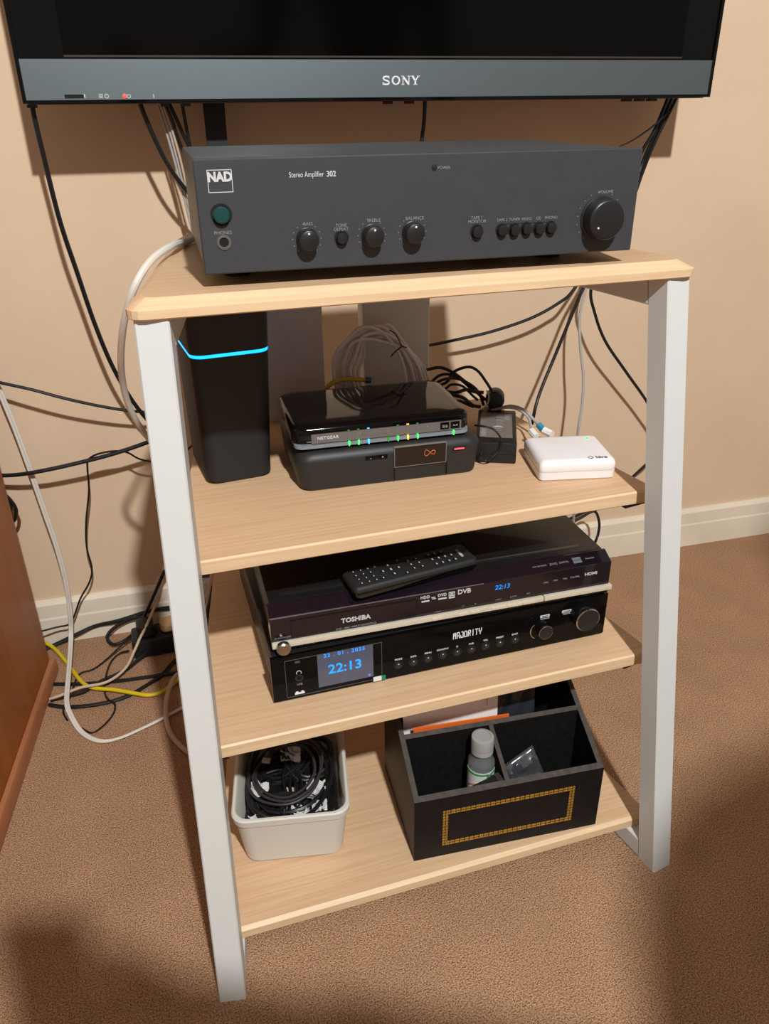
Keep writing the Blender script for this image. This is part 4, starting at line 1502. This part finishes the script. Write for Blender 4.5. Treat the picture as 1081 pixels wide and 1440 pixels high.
fl_c = [
    ('floor_cable', 'black cable dropping behind the leg and looping round on the carpet', [(243, 775, 'w', 0.05), (231, 803, 'w', 0.06), (206, 860, 'f', 0.07), (196, 881, 'f', 0.045), (178, 899, 'f', 0.02), (160, 906, 'f', 0.012), (151, 898, 'f', 0.012), (154, 889, 'f', 0.02), (168, 878, 'f', 0.03), (190, 869, 'f', 0.04), (207, 872, 'f', 0.04), (217, 884, 'f', 0.03), (214, 904, 'f', 0.02), (204, 919, 'f', 0.014), (190, 931, 'f', 0.010), (175, 943, 'f', 0.006), (142, 958, 'f', 0.004), (118, 973, 'f', 0.004), (90, 980, 'f', 0.004), (71, 985, 'f', 0.004)], 0.0034),
    ('floor_cable', 'black cable arching from the skirting towards the cabinet side', [(290, 848, 'f', 0.05), (240, 854, 'f', 0.05), (208, 860, 'f', 0.045), (166, 873, 'f', 0.035), (135, 880, 'f', 0.028), (110, 891, 'f', 0.02), (85, 903, 'f', 0.01), (65, 912, 'f', 0.005), (45, 920, 'f', 0.004)], 0.0040),
    ('floor_cable', 'black cable sweeping in a low curve nearest the yellow one', [(290, 895, 'f', 0.004), (262, 918, 'f', 0.004), (245, 930, 'f', 0.004), (228, 949, 'f', 0.004), (207, 963, 'f', 0.004), (183, 977, 'f', 0.004), (154, 987, 'f', 0.004), (118, 993, 'f', 0.004), (89, 994, 'f', 0.004), (69, 991, 'f', 0.004)], 0.0036),
    ('floor_cable', 'straight black cable running level behind the yellow cable', [(300, 938, 'f', 0.004), (255, 945, 'f', 0.004), (207, 952, 'f', 0.004), (166, 957.5, 'f', 0.004), (118, 961.5, 'f', 0.004), (76, 962, 'f', 0.004)], 0.0034),
    ('floor_lead', 'thin black lead kinked in a hook on the carpet', [(181, 915, 'f', 0.012), (168, 919, 'f', 0.006), (156, 931, 'f', 0.003), (149, 950, 'f', 0.013), (147, 972, 'f', 0.003), (152, 983, 'f', 0.010), (161, 989, 'f', 0.010), (160, 1002, 'f', 0.003), (148, 1018, 'f', 0.003), (131, 1030, 'f', 0.003), (118, 1026, 'f', 0.003), (103, 1016, 'f', 0.004)], 0.0017),
    ('floor_lead', 'thin black lead wriggling forward across the yellow cable', [(212, 885, 'f', 0.03), (196, 890, 'f', 0.028), (174, 905, 'f', 0.02), (150, 927, 'f', 0.008), (131, 941, 'f', 0.004), (113, 947, 'f', 0.004), (105, 960, 'f', 0.006), (100, 976, 'f', 0.006), (91, 991, 'f', 0.010), (89, 1002, 'f', 0.005), (95, 1013, 'f', 0.003)], 0.0017),
]
for nm, lb, sp, r in fl_c:
    cable(nm, lb, 'cable', sp, r, M_cable)
cable('cable_hank', 'black cable hank hanging against the wall by the cabinet edge', 'cable',
      [(-12, 690, 'w', 0.03), (4, 694, 'w', 0.035), (17, 706, 'w', 0.035), (23, 719, 'w', 0.035), (19, 733, 'w', 0.035), (10, 726, 'w', 0.03), (16, 714, 'w', 0.027), (8, 703, 'w', 0.027), (-10, 700, 'w', 0.03)], 0.0032, M_cable)
# extension block and a beige plug on the carpet
xb_loc = at_z(190, 929, 0.0)
xb = Thing('extension_block', 'black extension block on the carpet behind the left leg', 'extension block', xb_loc, 0.02)
b = MB()
b.rbox(0, 0, 0.0005, 0.13, 0.055, 0.040, r=0.006, bev=0.003)
b.link('body', M_black, xb.o)
b = MB()
for i in range(2):
    b.box(0.02 + i * 0.06, 0.015, 0.0400, 0.05 + i * 0.06, 0.042, 0.0404)
b.link('socket_faces', M_hole, xb.o, smooth=False)
b = MB()
b.rbox(0.012, 0.008, 0.0404, 0.045, 0.046, 0.066, r=0.008, bev=0.004)
pg = b.link('black_plug', M_black)
pg.parent = None
pg.matrix_world = xb.o.matrix_basis.copy()
pg.location = xb_loc
pg.rotation_euler = (0, 0, 0.02)
tag(pg, 'black mains plug pushed into the extension block', 'plug')
b = MB()
b.rbox(0.058, 0.004, 0.0406, 0.108, 0.040, 0.058, r=0.012, bev=0.004)
pg = b.link('beige_plug', mat('beige_plastic', (206, 166, 122), 0.5))
pg.location = xb_loc
pg.rotation_euler = (0, 0, 0.12)
tag(pg, 'beige mains plug lying on the black extension block', 'plug')

# cables hanging behind the amplifier
hang = [
    ('outer thick', [(197, 146, 'w', 0.09), (203, 162, 'w', 0.09), (215, 190, 'w', 0.088), (232, 225, 'w', 0.085), (254, 258, 'w', 0.08), (290, 300, 'w', 0.07), (330, 350, 'w', 0.06)], 0.0034, M_cable, 'thick black cable slanting behind the amplifier left corner, leftmost of the bunch'),
    ('a', [(232, 146, 'w', 0.08), (243, 172, 'w', 0.08), (252, 200, 'w', 0.075), (275, 250, 'w', 0.07)], 0.0026, M_cable, 'black cable dropping just inside the grey leads left of the amplifier'),
    ('b', [(238, 146, 'w', 0.075), (250, 172, 'w', 0.075), (264, 203, 'w', 0.07), (290, 250, 'w', 0.07)], 0.0028, M_cable, 'black cable slanting behind the amplifier, second from the bracket strap'),
    ('c', [(256, 146, 'w', 0.07), (261, 175, 'w', 0.07), (267, 206, 'w', 0.07), (275, 250, 'w', 0.07)], 0.0026, M_cable, 'black cable dropping behind the amplifier nearest the bracket strap'),
    ('d', [(597.5, 140, 'w', 0.05), (596, 172, 'w', 0.05), (592.5, 202, 'w', 0.05), (588, 250, 'w', 0.05)], 0.0034, M_cable, 'single black cable between television and amplifier near the middle'),
    ('e', [(222, 148, 'w', 0.07), (232, 180, 'w', 0.07), (245, 225, 'w', 0.068), (258, 275, 'w', 0.066), (272, 330, 'w', 0.06), (290, 380, 'w', 0.06)], 0.0018, M_cable_g, 'thin grey lead beside the amplifier left end, leftmost grey one'),
    ('f', [(226, 148, 'w', 0.073), (237, 180, 'w', 0.073), (249, 225, 'w', 0.071), (261, 275, 'w', 0.068), (277, 330, 'w', 0.06)], 0.0018, M_cable_g, 'thin grey lead beside the amplifier left end, middle grey one'),
    ('g', [(230, 148, 'w', 0.076), (241, 180, 'w', 0.076), (253, 222, 'w', 0.073), (266, 275, 'w', 0.068), (285, 330, 'w', 0.06)], 0.0018, M_cable_b, 'thin beige lead beside the amplifier left end, innermost of three'),
    ('h', [(939, 137, 'w', 0.07), (930, 160, 'w', 0.068), (918, 187, 'w', 0.066), (903, 212, 'w', 0.06), (880, 260, 'w', 0.05), (850, 335, 'w', 0.055), (808, 405, 'w', 0.06), (784, 427, 'w', 0.055), (745, 448, 'w', 0.05), (692, 466, 'w', 0.045), (645, 477, 'w', 0.04), (600, 486, 'w', 0.035), (555, 491, 'w', 0.03), (500, 500, 'w', 0.02), (470, 560, 'w', 0.01)], 0.0030, M_cable, 'black cable passing behind the amplifier right end and sagging left under the top board'),
    ('i', [(951, 137, 'w', 0.08), (940, 160, 'w', 0.078), (928, 184, 'w', 0.074), (915, 212, 'w', 0.068), (903, 243, 'w', 0.06), (885, 290, 'w', 0.058), (850, 350, 'w', 0.06), (831, 405, 'w', 0.06), (836, 440, 'w', 0.06), (851, 480, 'w', 0.055), (880, 523, 'w', 0.05), (910, 566, 'w', 0.045), (930, 605, 'w', 0.04), (922, 640, 'w', 0.04), (905, 656, 'w', 0.045), (887, 673, 'w', 0.05), (860, 700, 'w', 0.03), (800, 730, 'w', 0.006)], 0.0030, M_cable, 'black cable rightmost behind the amplifier and curving down the wall behind the right leg'),
    ('j', [(945, 137, 'w', 0.062), (935, 160, 'w', 0.060), (923, 186, 'w', 0.057), (911, 210, 'w', 0.052), (899, 240, 'w', 0.05), (875, 300, 'w', 0.065), (845, 360, 'w', 0.08), (820, 405, 'w', 0.085), (803, 445, 'w', 0.085), (779, 503, 'w', 0.088), (759, 552, 'w', 0.10), (750, 585, 'w', 0.11), (745, 620, 'w', 0.10), (742, 690, 'w', 0.08), (742, 760, 'w', 0.06), (742, 805, 'f', 0.004)], 0.0032, M_cable, 'black cable mid-bunch behind the amplifier slanting straight down behind the white hub'),
    ('k', [(940, 156, 'w', 0.085), (922, 174, 'w', 0.09), (905, 187, 'w', 0.095), (890, 197, 'w', 0.11), (872, 206, 'w', 0.14), (855, 211, 'w', 0.20), (0.185, 0.475, 'p', 0.885), (0.172, 0.452, 'p', 0.862)], 0.0016, M_cable, 'thin black lead looping over the amplifier back right corner'),
]
for k, sp, r, m, lb in hang:
    cable('hanging_cable' if m is M_cable else 'hanging_lead', lb, 'cable', sp, r, m)
# cables below the top board on the right
below = [
    ([(843, 250, 'w', 0.006), (842, 320, 'w', 0.03), (836, 370, 'w', 0.055), (824, 405, 'w', 0.062), (815, 445, 'w', 0.066), (816, 490, 'w', 0.075), (820, 530, 'w', 0.085), (818, 570, 'w', 0.095), (812, 612, 'w', 0.10), (808, 680, 'w', 0.08), (806, 750, 'w', 0.05), (806, 792, 'f', 0.004)], 0.0028, M_cable_g, 'grey cable hanging down behind the white hub'),
    ([(700, 752, 'w', 0.006), (770, 745, 'w', 0.04), (795, 739, 'w', 0.05), (815, 729, 'w', 0.05), (835, 719, 'w', 0.052), (842, 733, 'w', 0.055), (841, 750, 'w', 0.06), (834, 768, 'w', 0.06), (822, 790, 'f', 0.004)], 0.0030, M_cable, 'short black cable hook behind the dvd recorder right end'),
]
for sp, r, m, lb in below:
    cable('drop_cable', lb, 'cable', sp, r, m)
cable('beige_strand', 'beige cable between left leg and shelf behind the receiver', 'cable',
      [(302, 790, 'y', 0.62), (298, 815, 'y', 0.62), (293, 845, 'y', 0.62), (290, 870, 'y', 0.62)], 0.0045, M_cable_b)
cable('dark_strand', 'black cable seen through the gap right of the left leg', 'cable',
      [(300, 825, 'y', 0.60), (296, 845, 'y', 0.60), (292, 862, 'y', 0.60), (293, 880, 'y', 0.60), (290, 910, 'y', 0.60)], 0.004, M_cable)

# bundle of white network cable standing behind the router
nb = Thing('network_cable', 'bundle of pale grey network cable looped behind the router', 'network cable', (-0.02, 0.42, Z2), 0)
rl = random.Random(5)
Y0 = 0.465
for k in range(9):
    yy = Y0 + (k % 3) * 0.008 - 0.008
    e = rl.uniform(-1, 1)
    sp = [(474 + 4.4 * k, 550, 'y', yy), (468 + 4.2 * k + e * 2, 522, 'y', yy), (471 + 5 * k + e, 499, 'y', yy), (489 + 3.0 * k - e * 2, 478 + 1.8 * (k % 4) * (k % 2) - k * 0.5, 'y', yy), (508 + 3 * k, 460 + 5 * (k % 4) + e * 2, 'y', yy),
          (534 + 1.8 * k, 465 + 6 * (k % 4) - k + e, 'y', yy), (556 + 2.2 * k, 489 + 1.0 * (k % 3), 'y', yy), (567 + 3.4 * k, 515, 'y', yy), (571 + 4.2 * k, 545, 'y', yy), (572 + 4.4 * k, 562, 'y', yy)]
    b = MB()
    b.tube([nb.local(p) for p in path(sp)], 0.0027, 8, 6)
    b.link('cable_loop', mat('pale_cable', (214, 208, 206), 0.5), nb.o)
b = MB()
b.tube([nb.local(p) for p in path([(547, 464, 'y', Y0 - 0.02), (556, 470, 'y', Y0 - 0.022), (563, 483, 'y', Y0 - 0.02), (566, 487, 'y', Y0 - 0.018), (572, 489, 'y', Y0 - 0.018)])], 0.0009, 5, 5)
b.tube([nb.local(p) for p in path([(550, 501, 'y', Y0 - 0.018), (553, 497, 'y', Y0 - 0.021), (560, 491, 'y', Y0 - 0.021), (566, 487, 'y', Y0 - 0.016), (571, 489, 'y', Y0 + 0.012)])], 0.0011, 5, 5)
b.link('twist_tie', M_cable, nb.o)
yc = cable('yellow_patch_lead', 'short yellow network lead with a blue plug end behind the router', 'cable',
           [(455, 549, 'y', 0.435), (468, 538, 'y', 0.435), (485, 533.5, 'y', 0.435), (505, 534, 'y', 0.435), (514, 534.5, 'y', 0.435)], 0.0034, mat('dull_yellow', (190, 160, 50), 0.5))
b = MB()
b.tube(path([(513, 534.5, 'y', 0.435), (517, 534.5, 'y', 0.435), (521, 535, 'y', 0.435)]), 0.0045, 8, 2)
tag(b.link('blue_boot', mat('blue_boot', (46, 86, 120), 0.5), yc), label='blue plug boot')

# black tangle right of the router
cluster = [
    ([(600, 520, 'y', 0.45), (620, 517, 'y', 0.45), (640, 526, 'y', 0.44), (660, 542, 'y', 0.43), (675, 556, 'y', 0.42), (683, 562, 'y', 0.41)], 0.0024, 'black cable arching from behind the router to the round plug, thickest'),
    ([(589, 549, 'y', 0.464), (604, 545, 'y', 0.463), (627, 538, 'y', 0.44), (638, 523, 'y', 0.44), (658, 516, 'y', 0.43), (672, 522, 'y', 0.42), (684, 538, 'y', 0.41), (691, 549, 'y', 0.405)], 0.0022, 'black lead rising in a high arch into the round plug'),
    ([(586, 550, 'y', 0.473), (602, 547, 'y', 0.471), (620, 535, 'y', 0.43), (640, 532, 'y', 0.43), (660, 540, 'y', 0.42), (673, 552, 'y', 0.415), (680, 570, 'y', 0.41)], 0.0022, 'black cable in the middle of the knot right of the router'),
    ([(583, 551, 'y', 0.482), (600, 543, 'y', 0.479), (636, 552, 'y', 0.42), (655, 548, 'y', 0.415), (668, 551, 'y', 0.41), (680, 552, 'y', 0.405)], 0.0026, 'black cable lying nearly level in the knot right of the router'),
    ([(580, 552, 'y', 0.491), (598, 545, 'y', 0.487), (640, 556, 'y', 0.41), (652, 560, 'y', 0.405), (665, 570, 'y', 0.4), (676, 572, 'y', 0.395)], 0.0026, 'short black cable at the bottom of the knot right of the router'),
]
cluster += [
    ([(577, 553, 'y', 0.500), (596, 547, 'y', 0.495), (618, 528, 'y', 0.46), (640, 529, 'y', 0.455), (662, 546, 'y', 0.445), (678, 558, 'y', 0.435)], 0.0022, 'black cable just under the thickest arch beside the router'),
    ([(574, 554, 'y', 0.509), (594, 543, 'y', 0.503), (622, 548, 'y', 0.45), (634, 541, 'y', 0.445), (650, 543, 'y', 0.44), (664, 556, 'y', 0.43), (672, 563, 'y', 0.425)], 0.0020, 'thin black cable bowing over the router right rear corner'),
    ([(586, 548, 'y', 0.500), (600, 541, 'y', 0.492), (630, 560, 'y', 0.43), (645, 563, 'y', 0.45), (658, 569, 'y', 0.445), (666, 572, 'y', 0.44)], 0.0024, 'black cable dropping down beside the router right edge'),
]
for sp, r, lb in cluster:
    cable('tangled_cable', lb, 'cable', sp, r, M_cable)
rp_c = at_y(696, 560, 0.40)
rp = Thing('round_plug', 'round black mains plug standing behind the power brick', 'plug', rp_c, -0.43)
b = MB()
b.lathe([(0.0002, -0.012), (0.012, -0.012), (0.0135, -0.009), (0.0135, 0.010), (0.012, 0.013), (0.0002, 0.0135)], 28, (0, 0, 0), 'Y')
b.link('plug_body', M_black, rp.o)
b = MB()
b.rbox(-0.010, -0.010, -(rp_c.z - Z2) + 0.0005, 0.010, 0.010, -0.011, r=0.004, bev=0.001)
b.link('plug_stem', M_black, rp.o)
ac = cable('adapter_lead', 'thin black lead curling over the front of the power brick', 'cable',
           [(668, 598, 'y', 0.292), (680, 599.5, 'y', 0.275), (694, 604, 'y', 0.27), (704, 617, 'y', 0.265), (702, 632, 'y', 0.265), (692, 643, 'y', 0.265), (682, 648, 'y', 0.268), (676, 640, 'y', 0.27), (678, 634, 'y', 0.273)], 0.0013, M_cable)
# two white network leads into the hub
cable('white_patch_lead', 'pale grey lead with a blue boot running from the adapter to the hub', 'cable',
      [(680, 574, 'y', 0.4), (700, 574, 'y', 0.39), (720, 571, 'y', 0.375), (737, 577, 'y', 0.36), (750, 590, 'y', 0.34), (758, 598, 'y', 0.325)], 0.0022, M_cable_g)
b = MB()
b.tube(path([(757, 597, 'y', 0.326), (761, 602, 'y', 0.32), (764, 605, 'y', 0.315)]), 0.0045, 8, 2)
pb = b.link('blue_boot', mat('teal_boot', (44, 130, 160), 0.5))
pb.parent = bpy.data.objects['white_patch_lead']
b = MB()
b.tube(path([(764, 605, 'y', 0.315), (769, 607.5, 'y', 0.31), (776, 611, 'y', 0.302)]), 0.0055, 8, 2)
pb = b.link('plug_tip', M_whiteplastic)
pb.parent = bpy.data.objects['white_patch_lead']
hp = cable('hub_power_lead', 'pale grey lead ending in a small white plug at the hub left back corner', 'cable',
           [(690, 577, 'y', 0.39), (715, 573, 'y', 0.37), (732, 578, 'y', 0.355), (743, 588, 'y', 0.34), (746, 598, 'y', 0.325), (748, 607, 'y', 0.31)], 0.0018, M_cable_g)
b = MB()
b.tube(path([(747, 606, 'y', 0.312), (750, 610, 'y', 0.305), (754, 614, 'y', 0.298)]), 0.005, 8, 2)
b.link('plug_tip', M_whiteplastic, hp)
cable('clear_lead', 'fine pale lead hanging over the round black plug', 'cable',
      [(684, 549, 'y', 0.382), (687, 556, 'y', 0.38), (686, 566, 'y', 0.38), (681, 573, 'y', 0.382), (676, 576, 'y', 0.385)], 0.0011, M_cable_g)


# ================================================================== THE PHOTOGRAPHER (stands behind the camera; only the shadow falls into the view)
def skin(name, m, chains, parent=None, root=0, sub=2):
    """one continuous surface grown from joint chains: each chain is a list of (x, y, z, radius)"""
    vs, es, rad, key = [], [], [], {}
    for ch in chains:
        prev = None
        for x, y, z, r in ch:
            k = (round(x, 4), round(y, 4), round(z, 4))
            if k not in key:
                key[k] = len(vs)
                vs.append((x, y, z))
                rad.append(r)
            if prev is not None and prev != key[k]:
                es.append((prev, key[k]))
            prev = key[k]
    me = bpy.data.meshes.new(name)
    me.from_pydata(vs, es, [])
    o = bpy.data.objects.new(name, me)
    COL.objects.link(o)
    o.modifiers.new('skin', 'SKIN')
    if not me.skin_vertices:
        bm = bmesh.new()
        bm.from_mesh(me)
        bm.verts.layers.skin.verify()
        bm.to_mesh(me)
        bm.free()
    for i, d_ in enumerate(me.skin_vertices[0].data):
        d_.radius = (rad[i], rad[i])
        d_.use_root = i == root
    o.modifiers.new('smooth', 'SUBSURF').levels = sub
    o.modifiers['smooth'].render_levels = sub
    o.modifiers['skin'].use_smooth_shade = True
    me.materials.append(m)
    if parent:
        o.parent = parent
    return o


def hand(w, f, side, spread, curl):
    """five fingers from the wrist w along direction f; spread = across the palm, curl = bending direction"""
    w, f, sp_, cu = Vector(w), Vector(f).normalized(), Vector(spread).normalized(), Vector(curl).normalized()
    palm = w + f * 0.075
    out = [[(*w, 0.026), (*(w + f * 0.035), 0.028), (*palm, 0.026)]]
    for i, ln in enumerate((0.068, 0.078, 0.074, 0.058)):
        b0 = palm + sp_ * (0.028 - i * 0.019)
        k1 = b0 + f * ln * 0.45 + cu * 0.010
        k2 = k1 + f * ln * 0.28 + cu * 0.022
        k3 = k2 + f * ln * 0.10 + cu * 0.020
        out.append([(*palm, 0.026), (*b0, 0.0105), (*k1, 0.0088), (*k2, 0.0080), (*k3, 0.0070)])
    t0 = w + f * 0.035 + sp_ * 0.022
    out.append([(*(w + f * 0.035), 0.028), (*t0, 0.014), (*(t0 + f * 0.030 + sp_ * 0.024 + cu * 0.008), 0.0105), (*(t0 + f * 0.056 + sp_ * 0.028 + cu * 0.020), 0.009)])
    return out


PX, PY = 0.41, -0.99
M_skin = mat('skin', (206, 160, 132), 0.55)
LW_, RW_ = (-0.205, -0.715, 1.040), (0.665, -0.90, 0.90)
body = skin('person', M_skin, [
    [(PX, PY, 0.95, 0.13), (PX, PY, 1.08, 0.115), (PX, PY + 0.01, 1.22, 0.125), (PX, PY + 0.02, 1.36, 0.12), (PX, PY + 0.03, 1.46, 0.062), (PX, PY + 0.045, 1.52, 0.052), (PX, PY + 0.065, 1.60, 0.080), (PX, PY + 0.065, 1.67, 0.088), (PX, PY + 0.055, 1.735, 0.060)],
    [(PX, PY + 0.065, 1.60, 0.080), (PX, PY + 0.150, 1.615, 0.016), (PX, PY + 0.168, 1.605, 0.012)],
    [(PX, PY + 0.02, 1.36, 0.12), (0.140, PY + 0.02, 1.405, 0.060), (0.075, -0.93, 1.10, 0.043), (-0.07, -0.82, 1.06, 0.036), (*LW_, 0.026)],
    [(PX, PY + 0.02, 1.36, 0.12), (0.60, PY + 0.02, 1.405, 0.060), (0.655, PY - 0.02, 1.12, 0.043), (*RW_, 0.026)],
    [(PX, PY, 0.95, 0.13), (PX - 0.09, PY, 0.88, 0.092), (PX - 0.10, PY + 0.02, 0.50, 0.058), (PX - 0.10, PY - 0.03, 0.09, 0.040), (PX - 0.10, PY + 0.01, 0.045, 0.040), (PX - 0.10, PY + 0.14, 0.035, 0.032)],
    [(PX, PY, 0.95, 0.13), (PX + 0.09, PY, 0.88, 0.092), (PX + 0.10, PY + 0.02, 0.50, 0.058), (PX + 0.10, PY - 0.03, 0.09, 0.040), (PX + 0.10, PY + 0.01, 0.045, 0.040), (PX + 0.10, PY + 0.14, 0.035, 0.032)],
] + hand(LW_, (-0.09, 0.03, -0.01), -1, (0, 0.2, 1), (-0.2, 1, 0)) + hand(RW_, (0, 0.12, -1), 1, (0, 1, 0.12), (-1, 0, 0)))
tag(body, 'person in dark clothes standing behind the camera holding up a phone', 'person')
skin('jumper', mat('dark_wool', (44, 46, 54), 0.9), [
    [(PX, PY, 0.93, 0.145), (PX, PY, 1.08, 0.130), (PX, PY + 0.01, 1.22, 0.140), (PX, PY + 0.02, 1.36, 0.134), (PX, PY + 0.03, 1.45, 0.075)],
    [(PX, PY + 0.02, 1.36, 0.134), (0.140, PY + 0.02, 1.405, 0.072), (0.075, -0.93, 1.10, 0.054), (-0.07, -0.82, 1.06, 0.046), (-0.17, -0.738, 1.042, 0.036)],
    [(PX, PY + 0.02, 1.36, 0.134), (0.60, PY + 0.02, 1.405, 0.072), (0.655, PY - 0.02, 1.12, 0.054), (0.664, -0.915, 0.93, 0.036)]], body)
skin('trousers', mat('dark_denim', (38, 44, 58), 0.9), [
    [(PX, PY, 1.00, 0.135), (PX, PY, 0.95, 0.142), (PX - 0.09, PY, 0.88, 0.104), (PX - 0.10, PY + 0.02, 0.50, 0.072), (PX - 0.10, PY - 0.03, 0.11, 0.058)],
    [(PX, PY, 0.95, 0.142), (PX + 0.09, PY, 0.88, 0.104), (PX + 0.10, PY + 0.02, 0.50, 0.072), (PX + 0.10, PY - 0.03, 0.11, 0.058)]], body)
skin('hair', mat('brown_hair', (62, 44, 32), 0.8), [[(PX, PY - 0.01, 1.62, 0.070), (PX, PY + 0.015, 1.69, 0.090), (PX, PY + 0.06, 1.745, 0.062), (PX, PY + 0.11, 1.735, 0.035)]], body)
ph = Thing('mobile_phone', 'black mobile phone held upright in the hand behind the camera', 'phone', (-0.335, -0.640, 0.955), -0.29)
b = MB()
b.rbox(-0.036, 0.0, 0.0, 0.036, 0.009, 0.152, r=0.004, bev=0.001)
b.link('case', M_black, ph.o)
b = MB()
b.box(-0.033, -0.0004, 0.004, 0.033, 0.0, 0.148)
b.link('screen', M_gloss, ph.o, smooth=False)
